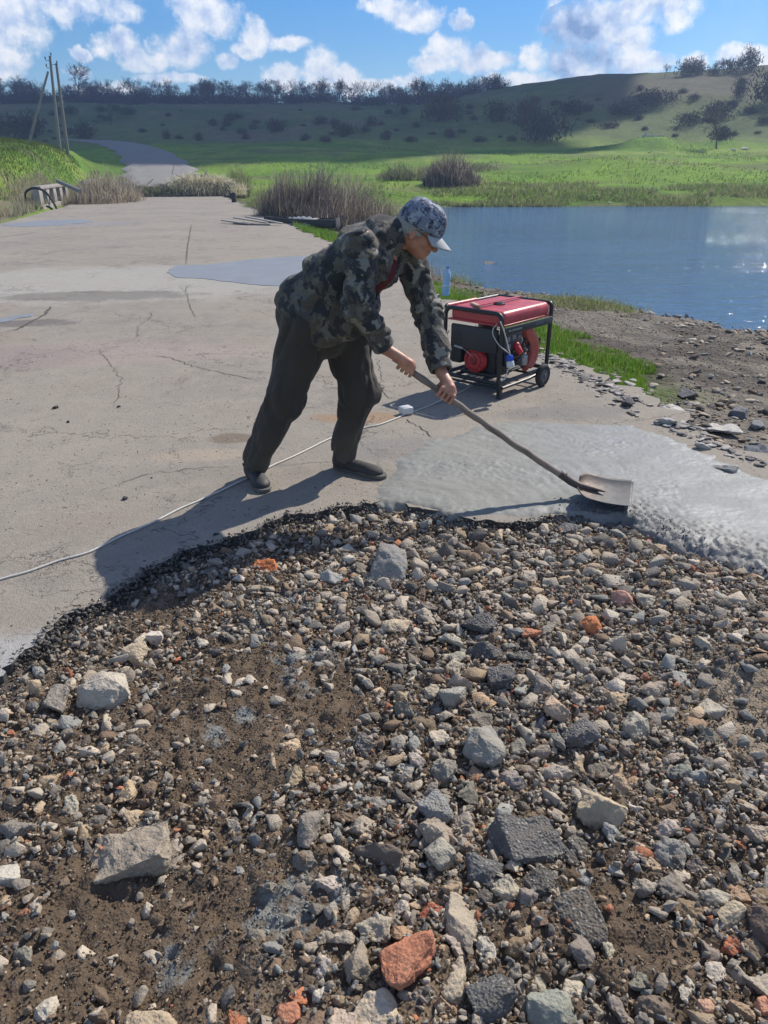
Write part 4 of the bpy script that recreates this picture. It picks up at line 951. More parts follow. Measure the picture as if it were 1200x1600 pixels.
def sdf_mesh(fn, lo, hi, h, name, m, parent=None, smooth=180):
    lo = np.array(lo, float); n = (np.ceil((np.array(hi)-lo)/h/8).astype(int))*8; B = 8
    nb = n//B; gi = np.stack(np.meshgrid(*[np.arange(k) for k in nb], indexing='ij'), -1).reshape(-1, 3)
    cen = lo+(gi*B+B/2-.5)*h; d = fn(cen); act = np.abs(d) < (B*h*.87*1.35+.02)
    F = np.repeat(np.repeat(np.repeat(np.where(d < 0, -1., 1.).reshape(nb), B, 0), B, 1), B, 2).astype(np.float32)
    loc = np.stack(np.meshgrid(*[np.arange(B)]*3, indexing='ij'), -1).reshape(-1, 3)
    ga = gi[act]
    for s0 in range(0, len(ga), 1500):
        gg = ga[s0:s0+1500]; idx = (gg[:, None]*B+loc[None]).reshape(-1, 3); F[idx[:, 0], idx[:, 1], idx[:, 2]] = fn(lo+idx*h)
    S = F < 0; nx, ny, nz = F.shape
    cnt = np.zeros((nx-1, ny-1, nz-1), np.int8); corners = [(a, b_, c) for a in (0, 1) for b_ in (0, 1) for c in (0, 1)]
    for (a, b_, c) in corners: cnt += S[a:nx-1+a, b_:ny-1+b_, c:nz-1+c]
    ce = np.argwhere((cnt > 0) & (cnt < 8)); idm = -np.ones(cnt.shape, np.int32); idm[ce[:, 0], ce[:, 1], ce[:, 2]] = np.arange(len(ce))
    val = {c: F[ce[:, 0]+c[0], ce[:, 1]+c[1], ce[:, 2]+c[2]] for c in corners}
    acc = np.zeros((len(ce), 3)); k = np.zeros(len(ce))
    for a in corners:
        for ax in range(3):
            if a[ax]: continue
            b_ = list(a); b_[ax] = 1; b_ = tuple(b_); va, vb = val[a], val[b_]; cr = (va < 0) != (vb < 0)
            t_ = np.where(cr, va/(va-vb+1e-12), 0); p = np.array(a, float)[None]+np.eye(3)[ax][None]*t_[:, None]; acc += np.where(cr[:, None], p, 0); k += cr
    V = lo+(ce+acc/k[:, None])*h
    Q = []
    for ax in range(3):
        o1, o2 = [i for i in range(3) if i != ax]; sl = [slice(1, None)]*3; a0 = [slice(None)]*3
        A0 = S.take(range(0, F.shape[ax]-1), ax); A1 = S.take(range(1, F.shape[ax]), ax); e = np.argwhere(A0 != A1)
        e = e[(e[:, o1] > 0) & (e[:, o2] > 0) & (e[:, o1] < F.shape[o1]-1) & (e[:, o2] < F.shape[o2]-1)]
        q = []
        for (u, v) in ((-1, -1), (0, -1), (0, 0), (-1, 0)):
            f = e.copy(); f[:, o1] += u; f[:, o2] += v; q.append(idm[f[:, 0], f[:, 1], f[:, 2]])
        q = np.stack(q, 1); ins = A0[e[:, 0], e[:, 1], e[:, 2]]; flip = ins if ax != 1 else ~ins
        q[~flip] = q[~flip][:, ::-1]; Q.append(q[(q >= 0).all(1)])
    return npmesh(name, V, np.concatenate(Q), m, parent, smooth)

# ------------------------------------------------------------------ pose
PX = lambda px, py, Y: A(px, py, Y)
hipR, kneeR = PX(480, 500, 3.80), PX(446, 622, 3.80); ankR = np.array([-.735, 3.865, .10])
hipL, kneeL = PX(536, 505, 4.00), PX(561, 612, 3.99); ankL = np.array([-.245, 4.005, .10])
toeR, heelR = np.array([-.665, 3.70, .03]), np.array([-.755, 3.915, .035])
toeL, heelL = np.array([-.035, 3.885, .03]), np.array([-.275, 4.03, .035])
pelv = PX(497, 480, 3.89); waist = PX(520, 445, 3.88); chest = PX(578, 405, 3.86); neckb = PX(613, 372, 3.86)
shR, shL = PX(567, 378, 3.69), PX(640, 398, 3.99)
elR = PX(559, 478, 3.60); wrR = PX(602, 545, 3.68)
elL = PX(668, 490, 3.93); wrL = PX(690, 583, 3.75)
LAT = (shL-shR)/np.linalg.norm(shL-shR)
spine = (chest-pelv)/np.linalg.norm(chest-pelv)
FWD = np.cross(spine, LAT); FWD /= np.linalg.norm(FWD)
if FWD[2] > 0: FWD = -FWD
LAT2 = np.cross(FWD, spine)
SHT = PX(627, 567, 3.72); SHB = np.array([1.005, 3.585, .085]); sdir = (SHB-SHT)/np.linalg.norm(SHB-SHT)
gripR = SHT+sdir*.035; 
def on_shaft(px):
    best = min(np.linspace(0, 1, 400), key=lambda t_: abs((lambda q: 600+q[0]/(q[1]*cos(PITCH)+(CAMH-q[2])*sin(PITCH))*FPX)(SHT+(SHB-SHT)*t_)-px)); return SHT+(SHB-SHT)*best
gripL = on_shaft(697)
Fh = np.array([.83, -.22, -.51]); Fh /= np.linalg.norm(Fh); Lh = np.cross(np.array([.42, -.08, .90]), Fh); Lh /= np.linalg.norm(Lh); Uh = np.cross(Fh, Lh)
HC = PX(657, 357, 3.84); HM = np.stack([Fh, Lh, Uh])
def hp(f, l, u): return HC+Fh*f+Lh*l+Uh*u
def hand(p, g, wr, s_dir, palm):
    """a fist closed round the shaft at g; palm = direction from the shaft to the palm; s_dir = index to little finger"""
    palm = palm-s_dir*(palm@s_dir); palm /= np.linalg.norm(palm); tan_ = np.cross(s_dir, palm)
    r0 = .019
    at = lambda th, r, s: g+s_dir*s+(palm*cos(th)+tan_*sin(th))*r
    kn = [at(.75, .036, s) for s in (-.034, -.012, .011, .031)]; hb = at(-.2, .036, 0.)
    d = C(p, at(.1, .036, -.028), at(.1, .034, .028), .0145, .0135)
    d = SM(d, C(p, at(.6, .036, -.030), at(.6, .034, .030), .013, .0115), .012)
    d = SM(d, C(p, at(-.45, .034, -.022), at(-.4, .034, .020), .0145, .014), .012)
    base = g+palm*.045; d = SM(d, C(p, base, wr, .023, .026), .022); d = SM(d, CE(p, base+(wr-base)*.35, wr, .024, .024, s_dir, 1.25), .015)
    for i, s in enumerate((-.036, -.0125, .011, .033)):
        rr = (.0092, .0098, .0092, .0080)[i]; q = [at(th, r_, s+.0015*i) for th, r_ in ((.75, .038), (1.45, .036), (2.25, .031), (3.0, .0275), (3.6, .0265))]
        f = 9.
        for a, b_, r1, r2 in zip(q[:-1], q[1:], (rr*1.12, rr*1.05, rr, rr*.95), (rr*1.05, rr, rr*.95, rr*.85)): f = np.minimum(f, C(p, a, b_, r1, r2)) if not isinstance(f, float) else C(p, a, b_, r1, r2)
        f = SM(f, np.linalg.norm(p-at(.8, .040, s), axis=1)-rr*1.12, .006)
        d = SM(d, f, .0035)
    q = [at(-.5, .040, -.030), at(-1.15, .036, -.048), at(-1.9, .030, -.056), at(-2.6, .0285, -.058)]
    for a, b_, r1, r2 in zip(q[:-1], q[1:], (.0145, .0115, .0105), (.0115, .0108, .009)): d = SM(d, C(p, a, b_, r1, r2), .006)
    return SMX(d, -C(p, g-s_dir*.2, g+s_dir*.2, .0165), .002)
palmR = np.array([-.25, -.55, .75]); palmL = np.array([.10, -.15, .9])
def head_sdf(p):
    q = (p-HC)@HM.T      # forward, left, up
    d = EL(q, (-.012, 0, .015), (.100, .078, .100))
    d = SM(d, EL(q, (.032, 0, -.045), (.064, .060, .078)), .03)
    d = SM(d, C(q, (-.02, .045, -.06), (.055, .022, -.098), .022, .018), .03); d = SM(d, C(q, (-.02, -.045, -.06), (.055, -.022, -.098), .022, .018), .03)
    d = SM(d, EL(q, (.078, 0, -.102), (.018, .020, .017)), .018)
    d = SM(d, C(q, (.084, -.032, .006), (.084, .032, .006), .011), .014)
    for sg in (-1, 1):
        d = SM(d, np.linalg.norm(q-np.array([.066, .038*sg, -.040]), axis=1)-.020, .022)
        d = SMX(d, -(np.linalg.norm(q-np.array([.100, .033*sg, -.014]), axis=1)-.017), .010)
        d = SM(d, np.linalg.norm(q-np.array([.077, .031*sg, -.014]), axis=1)-.0135, .003)
        ear = EL(q, (-.008, .080*sg, -.028), (.018, .009, .033)); ear = SMX(ear, -EL(q, (-.003, .089*sg, -.026), (.009, .006, .020)), .004); d = SM(d, ear, .006)
        d = SM(d, np.linalg.norm(q-np.array([.100, .013*sg, -.052]), axis=1)-.0085, .008)
    d = SM(d, C(q, (.092, 0, -.004), (.116, 0, -.045), .0075, .0125), .010)
    d = SM(d, EL(q, (.094, 0, -.071), (.010, .024, .0055)), .006); d = SM(d, EL(q, (.090, 0, -.083), (.010, .021, .006)), .006)
    d = SMX(d, -C(q, (.104, -.021, -.077), (.104, .021, -.077), .0018), .004)
    for sg in (-1, 1): d = SMX(d, -C(q, (.103, .017*sg, -.055), (.084, .036*sg, -.082), .0022), .006)
    return d
def body_sdf(p):
    d = head_sdf(p)
    d = SM(d, C(p, hp(-.035, 0, -.06), neckb, .056, .062), .03)
    t_ = SM(CE(p, pelv, waist, .115, .115, LAT2, 1.35), CE(p, waist, chest, .11, .125, LAT2, 1.35), .05)
    t_ = SM(t_, CE(p, chest, neckb, .11, .06, LAT2, 1.3), .06); d = SM(d, t_, .03)
    for a, b_, c, r in ((shR, elR, wrR, 1), (shL, elL, wrL, 1)):
        d = SM(d, C(p, a, b_, .055, .044), .04); d = SM(d, C(p, b_, c, .043, .029), .02)
    for a, b_, c, tt, hh in ((hipR, kneeR, ankR, toeR, heelR), (hipL, kneeL, ankL, toeL, heelL)):
        d = SM(d, C(p, a, b_, .085, .06), .05); d = SM(d, C(p, b_, c, .056, .030), .02); d = SM(d, C(p, hh+[0, 0, .015], tt+[0, 0, .01], .022, .016), .012)
    d = SM(d, hand(p, gripR, wrR, sdir, palmR), .008); d = SM(d, hand(p, gripL, wrL, sdir, palmL), .008)
    return d
# skin
skm, t, b = mat('skin'); pos = t.node('NewGeometry').outputs['Position']; n1 = t.noise(pos, 26, 5, .6)
t.put(b.inputs['Base Color'], t.mix(t.ss(n1, .3, .7), (.40, .165, .105), (.53, .27, .18))); b.inputs['Roughness'].default_value = .5
b.inputs['Subsurface Weight'].default_value = .08; b.inputs['Subsurface Scale'].default_value = .01
t.put(b.inputs['Normal'], t.bump(t.noise(pos, 160, 4), .35, .002))
man = empty('person', ((ankR[0]+ankL[0])/2, (ankR[1]+ankL[1])/2, 0), 'person in a camouflage jacket and cap bending forward to spread concrete with a shovel', 'person')
sdf_mesh(body_sdf, (-.90, 3.35, -.01), (.45, 4.25, 1.58), .0036, 'body', skm, man)

# ---- jacket
def unit(v): return v/np.linalg.norm(v)
def folds(p, a, b, seed, amp, fr):
    """creases that run round a sleeve or leg"""
    ax = unit(b-a); e1 = unit(np.cross(ax, [0, 0, 1.]) if abs(ax[2]) < .9 else np.cross(ax, [1., 0, 0])); e2 = np.cross(ax, e1)
    M_ = np.stack([ax*2.6, e1*.8, e2*.8]); q = p@M_.T*fr; w_ = p@M_.T*fr*.6
    n_ = vn3(q[:, 0]+1.2*vn3(w_[:, 0], w_[:, 1], w_[:, 2], seed+9), q[:, 1], q[:, 2], seed); return amp*(1-2.2*np.abs(n_))
def vfolds(p, a, b, seed, amp, fr):
    """long soft drapes that run down a leg"""
    ax = unit(b-a); e1 = unit(np.cross(ax, [0, 1., 0])); e2 = np.cross(ax, e1); M_ = np.stack([ax*.55, e1*1.3, e2*1.3]); q = p@M_.T*fr; w_ = q*.5
    n_ = vn3(q[:, 0]+1.0*vn3(w_[:, 0], w_[:, 1], w_[:, 2], seed+9), q[:, 1]+.8*vn3(w_[:, 0]+5, w_[:, 1], w_[:, 2], seed+4), q[:, 2], seed); return amp*(1-2.2*np.abs(n_))
hemF = PX(498, 535, 3.74); hemB = PX(446, 468, 3.9)
def jacket_sdf(p):
    q = p
    J = CE(p, PX(487, 492, 3.88), waist+FWD*.01, .150, .150, LAT2, 1.28)
    J = SM(J, CE(p, waist+FWD*.01, chest+FWD*.005, .152, .150, LAT2, 1.28), .05)
    J = SM(J, CE(p, chest, PX(604, 382, 3.86), .138, .085, LAT2, 1.35), .05)
    J = SM(J, C(p, shR+(.005, .035, -.02), shR+(elR-shR)*.2, .074, .074), .05); J = SM(J, C(p, shL+(-.02, -.03, 0), shL+(elL-shL)*.2, .082, .075), .05)
    # lower back of the jacket hanging over the seat and the front corner hanging down
    J = SM(J, CE(p, PX(478, 478, 3.88), PX(500, 500, 3.84), .155, .150, LAT2, 1.2), .03)
    J = SM(J, C(p, PX(500, 505, 3.80), PX(560, 480, 3.80), .105, .11), .06); J = SM(J, C(p, PX(492, 528, 3.76), PX(560, 508, 3.76), .045, .055), .07); J = SM(J, C(p, PX(520, 432, 3.88), PX(588, 372, 3.86), .112, .092), .09)
    J = J + folds(p, pelv, chest, 5, .009, 5.) + folds(p, shR, pelv+FWD*.2, 6, .007, 8.) + .005*F3(p, 16, 7, 2)
    # cut the hem square to the back
    h1 = PX(437, 470, 3.9); h2 = PX(492, 553, 3.75); h3 = PX(580, 522, 3.75)
    nrm = unit(np.cross(h2-h1, LAT2)); nrm = nrm if nrm@spine < 0 else -nrm
    J = SMX(J, (p-(h1+h2)/2)@nrm-.002, .012)
    n2 = np.array([0, 0, -1.]); 
    n2 = unit(np.cross(h3-h2, np.array([0, 1., .25]))); n2 = n2 if n2[2] < 0 else -n2
    J = SMX(J, (p-h2)@n2-.004, .014)
    # front opening
    oc = chest+FWD*.20
    J = SMX(J, -CE(p, neckb+FWD*.10+spine*.03, waist+FWD*.20, .030, .045, spine, 1.), .012)
    # collar
    Cn = unit(hp(-.035, 0, -.05)-neckb); q_ = p-(neckb+Cn*.028); l = q_@Cn; rr = np.linalg.norm(q_-np.outer(l, Cn), axis=1)
    col_ = np.maximum(np.abs(rr-(.084+.25*np.maximum(-l, 0)-.1*l))-.0075, np.abs(l)-.036); fr_ = (q_@FWD)
    col_ = SMX(col_, -(np.abs(q_@LAT2)-.0-(.055-fr_*.3)) if False else fr_-.078, .01); J = SM(J, col_, .012)
    # sleeves
    for (s_, e_, w_, k_) in ((shR, elR, wrR, 0), (shL, elL, wrL, 1)):
        wv = unit(w_-e_); cu = w_-wv*.015
        S_ = SM(C(p, s_+(e_-s_)*.06, e_, .082, .078), C(p, e_, cu+wv*.02, .077, .055), .03)
        S_ = S_ + folds(p, s_, e_, 15+k_, .008, 7.) + folds(p, e_, w_, 19+k_, .008, 9.)
        el_ = np.exp(-(np.linalg.norm(p-e_, axis=1)/.08)**2); S_ = S_+el_*folds(p, e_, w_, 29+k_, .009, 13.)
        S_ = SMX(S_, (p-cu)@wv, .006)
        c1 = np.maximum(C(p, cu-wv*.045, cu+wv*.02, .0575), np.maximum((p-cu)@wv, -((p-(cu-wv*.045))@wv)))
        S_ = SM(S_, c1, .004); J = SM(J, S_, .022)
        hole = C(p, cu-wv*.004, cu+wv*.1, .046); J = SMX(J, -hole, .003)
    # pocket flap on the chest and seam at the yoke
    J = J-.003*sstep(.006, .0, np.abs((p-shR)@spine+.03))
    return J
cam_m, t, b = mat('camouflage'); pos = t.node('NewGeometry').outputs['Position']
wp = t.vm('ADD', pos, t.vm('SCALE', t.vm('SUBTRACT', t.noise(pos, 14, 3, .6, col=True), (.5, .5, .5)), .05))
st_ = t.vm('MULTIPLY', wp, (1, 1, .75))
a1 = t.noise(st_, 13, 3, .55); a2 = t.noise(t.vm('ADD', st_, (5, 3, 1)), 16, 3, .55); a3 = t.noise(t.vm('ADD', st_, (9, 1, 7)), 17, 3, .5)
c = t.mix(t.ss(a1, .50, .52), (.044, .043, .046), (.098, .083, .062)); c = t.mix(t.ss(a2, .545, .56), c, (.125, .120, .100)); 
hi_ = t.ss(t.node('SeparateXYZ', {0: pos}).outputs[0], -.45, .05)
c = t.mix(t.m('MULTIPLY', t.ss(a3, .585, .60), t.m('ADD', .10, t.m('MULTIPLY', hi_, .8))), c, (.27, .26, .225)); c = t.mix(t.ss(t.noise(t.vm('ADD', st_, (2, 8, 3)), 22, 3, .5), .60, .61), c, (.034, .035, .040))
fn = t.noise(pos, 140, 3, .7); c = t.vm('SCALE', c, t.m('ADD', .72, t.m('MULTIPLY', fn, .55))); t.put(b.inputs['Base Color'], c)
b.inputs['Roughness'].default_value = .88; b.inputs['Sheen Weight'].default_value = .15; b.inputs['Specular IOR Level'].default_value = .2
wv_ = t.noise(pos, 30, 6, .6); t.put(b.inputs['Normal'], t.bump(t.m('ADD', wv_, t.m('MULTIPLY', t.noise(pos, 420, 2), .15)), .6, .012))
sdf_mesh(jacket_sdf, (-.75, 3.35, .45), (.45, 4.3, 1.50), .0042, 'jacket', cam_m, man)
# ---- shirt under the open jacket
shm = simple('red_shirt', (.11, .010, .014), .85, var=.2, scale=30, bump=.5, bscale=40, bdist=.01)
def shirt_sdf(p):
    d = CE(p, waist+FWD*.045, chest+FWD*.05, .112, .108, LAT2, 1.2); d = SM(d, CE(p, chest+FWD*.03, neckb, .095, .060, LAT2, 1.1), .03)
    return d+folds(p, pelv, chest, 44, .004, 8.)
sdf_mesh(shirt_sdf, (-.5, 3.5, .75), (.35, 4.2, 1.42), .006, 'shirt', shm, man)
# ---- trousers
def trouser_sdf(p):
    d = CE(p, PX(486, 488, 3.89), PX(506, 520, 3.89), .138, .135, np.array([.2, 1, 0]), 1.15)
    d = SM(d, C(p, PX(455, 492, 3.87), PX(470, 520, 3.86), .08, .09), .06)
    for (h_, k_, a_, sd_, f) in ((hipR, kneeR, ankR, 51, 0), (hipL, kneeL, ankL, 55, 1)):
        a2_ = a_+np.array([0, 0, -.03]); L = SM(C(p, h_+(0, 0, -.02), k_, .138, .104), C(p, k_, a2_, .102, .080), .06)
        L = L+vfolds(p, h_, k_, sd_, .009, 10.)+vfolds(p, k_, a2_, sd_+1, .008, 11.)+folds(p, k_, a2_, sd_+1, .005, 3.)*sstep(.40, .15, p[:, 2])+folds(p, h_, k_, sd_+7, .005, 2.5)*sstep(.62, .8, p[:, 2])
        ax = unit(a2_-k_); L = SMX(L, (p-(a_+ax*.022))@ax+.006*N3(p, 20, sd_+3), .006); d = SM(d, L, .035)
        inner = C(p, a_, a_+ax*.1, .060); d = SMX(d, -inner, .004)
    return d+.003*F3(p, 22, 60, 2)
trm, t, b = mat('dark_trousers'); pos = t.node('NewGeometry').outputs['Position']
n1 = t.noise(pos, 7, 5, .6); zz = t.node('SeparateXYZ', {0: pos}).outputs[2]
c = t.mix(n1, (.042, .038, .032), (.072, .062, .050)); c = t.mix(t.m('MULTIPLY', t.ss(t.m('ADD', zz, t.m('MULTIPLY', t.noise(pos, 9, 5), .25)), .50, .20), .7), c, (.105, .090, .065))
t.put(b.inputs['Base Color'], c); b.inputs['Roughness'].default_value = .9; b.inputs['Sheen Weight'].default_value = .1; b.inputs['Specular IOR Level'].default_value = .2
t.put(b.inputs['Normal'], t.bump(t.m('ADD', t.noise(pos, 18, 5, .6), t.m('MULTIPLY', t.noise(pos, 300, 2), .12)), .5, .014))
sdf_mesh(trouser_sdf, (-.95, 3.5, .02), (.12, 4.3, 1.1), .0045, 'trousers', trm, man)
# ---- shoes
bsm = simple('shoe_leather', (.030, .029, .030), .6, var=.3, scale=60, bump=.4, bscale=120); slm = simple('shoe_sole', (.12, .11, .095), .9, var=.2, scale=50, bump=.3)
brs = simple('dusty_shoe', (.050, .045, .040), .8, var=.3, scale=50, bump=.4, bscale=120); lcm = simple('shoe_lace', (.16, .15, .14), .8)
for (h_, t0, a_, mm) in ((heelR, toeR, ankR, bsm), (heelL, toeL, ankL, brs)):
    d0 = unit((t0-h_)*[1, 1, 0]); l0 = np.cross([0, 0, 1.], d0); L = np.linalg.norm((t0-h_)[:2])
    Rm = np.stack([d0, l0, [0, 0, 1.]])
    def shoe(p):
        q = (p-(h_*[1, 1, 0]))@Rm.T
        s_ = EL(q, (.03, 0, .045), (.052, .040, .050)); s_ = SM(s_, EL(q, (L*.5, .003, .035), (L*.36, .043, .040)), .04); s_ = SM(s_, EL(q, (L*.88, .004, .030), (.062, .049, .032)), .035)
        s_ = SM(s_, C(q, (.035, 0, .06), (.030, 0, .125), .046, .046), .03); s_ = SMX(s_, -C(q, (.03, 0, .13), (.03, 0, .2), .036), .004)
        s_ = s_+.0012*np.sin(q[:, 0]*160)*sstep(.10, .14, q[:, 0])*sstep(.2, .16, q[:, 0])
        return np.maximum(SMX(s_, -(q[:, 2]-.016), .004), q[:, 2]-.13)
    o = sdf_mesh(shoe, (h_[0]-.14 if t0[0] > h_[0] else t0[0]-.14, min(h_[1], t0[1])-.14, .005), (max(h_[0], t0[0])+.16, max(h_[1], t0[1])+.14, .16), .0035, 'shoe', mm, man)
    def sole(p):
        q = (p-(h_*[1, 1, 0]))@Rm.T; u = q[:, 0]/L; c_ = np.clip(u, -.02, 1.05)
        w_ = .036+.013*sstep(.4, .8, c_)-.004*sstep(.15, .4, c_); r_ = np.hypot(q[:, 0]-np.clip(q[:, 0], .012, L*.98+.012), q[:, 1]-.003)-w_
        return np.maximum(np.maximum(r_, q[:, 2]-.024), -(q[:, 2]-.002))
    so = sdf_mesh(sole, (min(h_[0], t0[0])-.12, min(h_[1], t0[1])-.12, -.01), (max(h_[0], t0[0])+.12, max(h_[1], t0[1])+.12, .04), .0035, 'sole', slm, o)
    mb = MB(); M_ = Matrix(((d0[0], l0[0], 0, h_[0]), (d0[1], l0[1], 0, h_[1]), (0, 0, 1, 0), (0, 0, 0, 1)))
    for i in range(4):
        u = .095+i*.022; zt = .083-i*.008; mb.tube([(u, -.022, zt-.006), (u+.006, 0, zt), (u+.012, .024, zt-.006)], .0022, 6, M_)
    mb.build('laces', lcm, o)
# ---- hair
hrm, t, b = mat('grey_hair'); pos = t.node('TexCoord').outputs['Object']
c = t.mix(t.noise(t.vm('MULTIPLY', pos, (1, 1, .3)), 260, 3, .7), (.20, .19, .18), (.58, .56, .54)); t.put(b.inputs['Base Color'], c); b.inputs['Roughness'].default_value = .6
t.put(b.inputs['Normal'], t.bump(t.noise(t.vm('MULTIPLY', pos, (1, 1, .3)), 240, 3, .7), 1, .01))
def hair_sdf(p):
    q = (p-HC)@HM.T; d = EL(q, (-.022, 0, .000), (.104, .089, .108)); d = SMX(d, q[:, 0]-.030-.30*(q[:, 2]+.03), .01); d = SMX(d, -(q[:, 2]+.092), .012)
    side_ = np.maximum(np.abs(q[:, 1])-.2, -(q[:, 0]+.02+.0)) ; d = SMX(d, -EL(q, (.0, 0, -.055), (.045, .12, .040)), .008)
    return d+.0035*N3((p-HC)@HM.T*np.array([1, 1, .35]), 150, 71)
sdf_mesh(hair_sdf, HC-.16, HC+.16, .003, 'hair', hrm, man)
# ---- cap
cpm, t, b = mat('cap_cloth'); pos = t.node('TexCoord').outputs['Object']
qv = t.vm('SCALE', t.vm('FLOOR', t.vm('SCALE', pos, 150)), 1/150.)
a1 = t.noise(qv, 26, 3, .65); a2 = t.noise(t.vm('ADD', qv, (3, 3, 3)), 30, 3, .6)
c = t.mix(t.ss(a1, .44, .48), (.065, .075, .12), (.17, .20, .27)); c = t.mix(t.ss(a2, .52, .56), c, (.31, .34, .40)); c = t.mix(t.ss(t.noise(t.vm('ADD', qv, (7, 3, 3)), 34, 3, .6), .585, .60), c, (.022, .028, .06))
t.put(b.inputs['Base Color'], c); b.inputs['Roughness'].default_value = .85; t.put(b.inputs['Normal'], t.bump(t.noise(pos, 25, 4), .3, .01))
cb2 = simple('cap_brim_cloth', (.36, .37, .38), .8, var=.12, scale=60, bump=.2)
capv = []; nu, nv = 56, 16; HMt = Matrix([(*Fh, 0), (*Lh, 0), (*Uh, 0), (0, 0, 0, 1)]).transposed(); HMt.translation = Vector(HC)
for j in range(nv):
    ph = j/(nv-1)
    for i in range(nu):
        th = 2*pi*i/nu; zz = ph; rr = cos(min(1, zz)*pi/2)**.62; zc = sin(zz*pi/2)
        puff = 1+.035*sin(zz*pi)+.012*sin(th*3+zz*5)
        seamd = 1-.012*max(0, 1-abs(((th/(pi/3)) % 1)-.5)*14)*1.0*(zz > .02)
        x_ = -.008+.119*cos(th)*rr*puff*seamd; y_ = .093*sin(th)*rr*puff*seamd; z_ = .014-.016*(-cos(th)*.5+.5)*(1-zz)+.118*zc*(1+.02*cos(th*2))*seamd
        capv.append((x_, y_, z_))
fc = []
for j in range(nv-1):
    for i in range(nu): fc.append([j*nu+i, j*nu+(i+1) % nu, (j+1)*nu+(i+1) % nu, (j+1)*nu+i])
cap_o = npmesh('cap', capv, fc, cpm, None, 180); cap_o.matrix_world = HMt
md = cap_o.modifiers.new('th', 'SOLIDIFY'); md.thickness = .003
bpy.context.view_layer.update(); cap_o.parent = man; cap_o.matrix_parent_inverse = man.matrix_world.inverted()
bv = []; na, nr = 25, 9
for j in range(nr):
    for i in range(na):
        a_ = -1.02+2.04*i/(na-1); f = j/(nr-1); ext = .074*(cos(a_*1.12)**.55 if cos(a_*1.12) > 0 else 0)
        x_ = -.008+.117*cos(a_)+f*ext; y_ = .091*sin(a_)*(1+.04*f); bv.append((x_, y_, .016-.010*f-.030*(y_/.09)**2*(.6+.4*f)-.18*f*ext))
br = npmesh('brim', bv, gridfaces(nr, na), cb2, None, 180); br.matrix_world = HMt; md = br.modifiers.new('th', 'SOLIDIFY'); md.thickness = .004; md.offset = 0
bpy.context.view_layer.update(); br.parent = cap_o; br.matrix_parent_inverse = cap_o.matrix_world.inverted()
bt = MB(); bt.sph((-.008, 0, .131), (.008, .008, .004), 10); bt.build('cap_button', cpm, cap_o, M=HMt)
# ---- glasses
gfm = simple('glasses_frame', (.03, .025, .025), .35); glm, t, b = mat('glasses_lens'); b.inputs['Base Color'].default_value = (.6, .6, .6, 1); b.inputs['Roughness'].default_value = .05; b.inputs['Alpha'].default_value = .35
mb = MB()
for sg in (-1, 1):
    mb.tube([(.108, .016*sg, -.012), (.107, .030*sg, -.002), (.103, .048*sg, -.006), (.101, .052*sg, -.020), (.104, .036*sg, -.032), (.108, .018*sg, -.028)], .0016, 6, closed=True)
    mb.tube([(.101, .052*sg, -.008), (.075, .074*sg, -.006), (.0, .084*sg, -.004), (-.02, .086*sg, -.018)], .0022, 6)
mb.tube([(.108, -.016, -.014), (.113, 0, -.010), (.108, .016, -.014)], .0016, 6)
go = mb.build('glasses', gfm, man, M=HMt)
mb = MB()
for sg in (-1, 1): mb.cyl((.1045, .034*sg, -.017), (.1055, .034*sg, -.017), .0155, seg=20)
mb.build('lenses', glm, go, M=HMt)
# ---- jacket details
mb = MB(); zc_ = []
for k in range(5):
    u = k/4; q = neckb+FWD*(.115+.06*u)-spine*(.03+.22*u)+LAT2*(.052)
mb.bm.free()

# ------------------------------------------------------------------ shovel
sh = empty('shovel', tuple(SHB), 'old square-mouth shovel with a grey wooden handle, blade laid on the wet concrete edge', 'shovel')
wdm, t, b = mat('weathered_wood'); pos = t.node('TexCoord').outputs['Object']
Rw = Matrix(); ax = Vector(sdir); q_ = ax.to_track_quat('X', 'Z').to_matrix()
mp = t.node('Mapping', {'Vector': pos}); mp.vector_type = 'TEXTURE'; mp.inputs['Rotation'].default_value = q_.to_euler(); mp.inputs['Scale'].default_value = (8, 1, 1)
g1 = t.noise(mp.outputs[0], 55, 6, .6); t.put(b.inputs['Base Color'], t.ramp(g1, [(.25, (.10, .075, .055)), (.5, (.21, .165, .13)), (.75, (.33, .27, .22))])); b.inputs['Roughness'].default_value = .75
t.put(b.inputs['Normal'], t.bump(g1, .5, .004))
n = 26; pts = [SHT-sdir*.045+(SHB-SHT+sdir*.045)*(i/(n-1))+np.array([0, 0, -.012])*sin(pi*i/(n-1)) + .0015*rs.randn(3) for i in range(n)]
mb = MB(); mb.tube(pts, .0175, 14, rs=[.0178-.0012*abs(sin(i*.9))+.0008*rs.randn() for i in range(n)]); mb.build('handle', wdm, sh, 180)
rst, t, b = mat('worn_steel'); pos = t.node('NewGeometry').outputs['Position']
n1 = t.noise(pos, 28, 6, .65); dx = t.m('DISTANCE', 0, 0) if False else t.vm('DISTANCE', pos, (1.01, 3.6, .06), out=1)
c = t.mix(t.ss(t.m('ADD', dx, t.m('MULTIPLY', t.m('SUBTRACT', n1, .5), .16)), .07, .20), (.17, .115, .08), (.125, .12, .115)); t.put(b.inputs['Base Color'], c); b.inputs['Metallic'].default_value = .05
t.put(b.inputs['Roughness'], t.ss(n1, .3, .7, .55, .75)); t.put(b.inputs['Normal'], t.bump(t.noise(pos, 60, 5), .25, .003))
skt = simple('socket_steel', (.10, .075, .065), .6, metal=.4, var=.4, scale=60, bump=.4)
b0 = np.array([1.02, 3.575, .062]); bd = unit(np.array([.95, -.31, -.03])); bl = unit(np.array([.31, .95, .09])); bu = np.cross(bd, bl)
nu, nv = 22, 25; BV = []
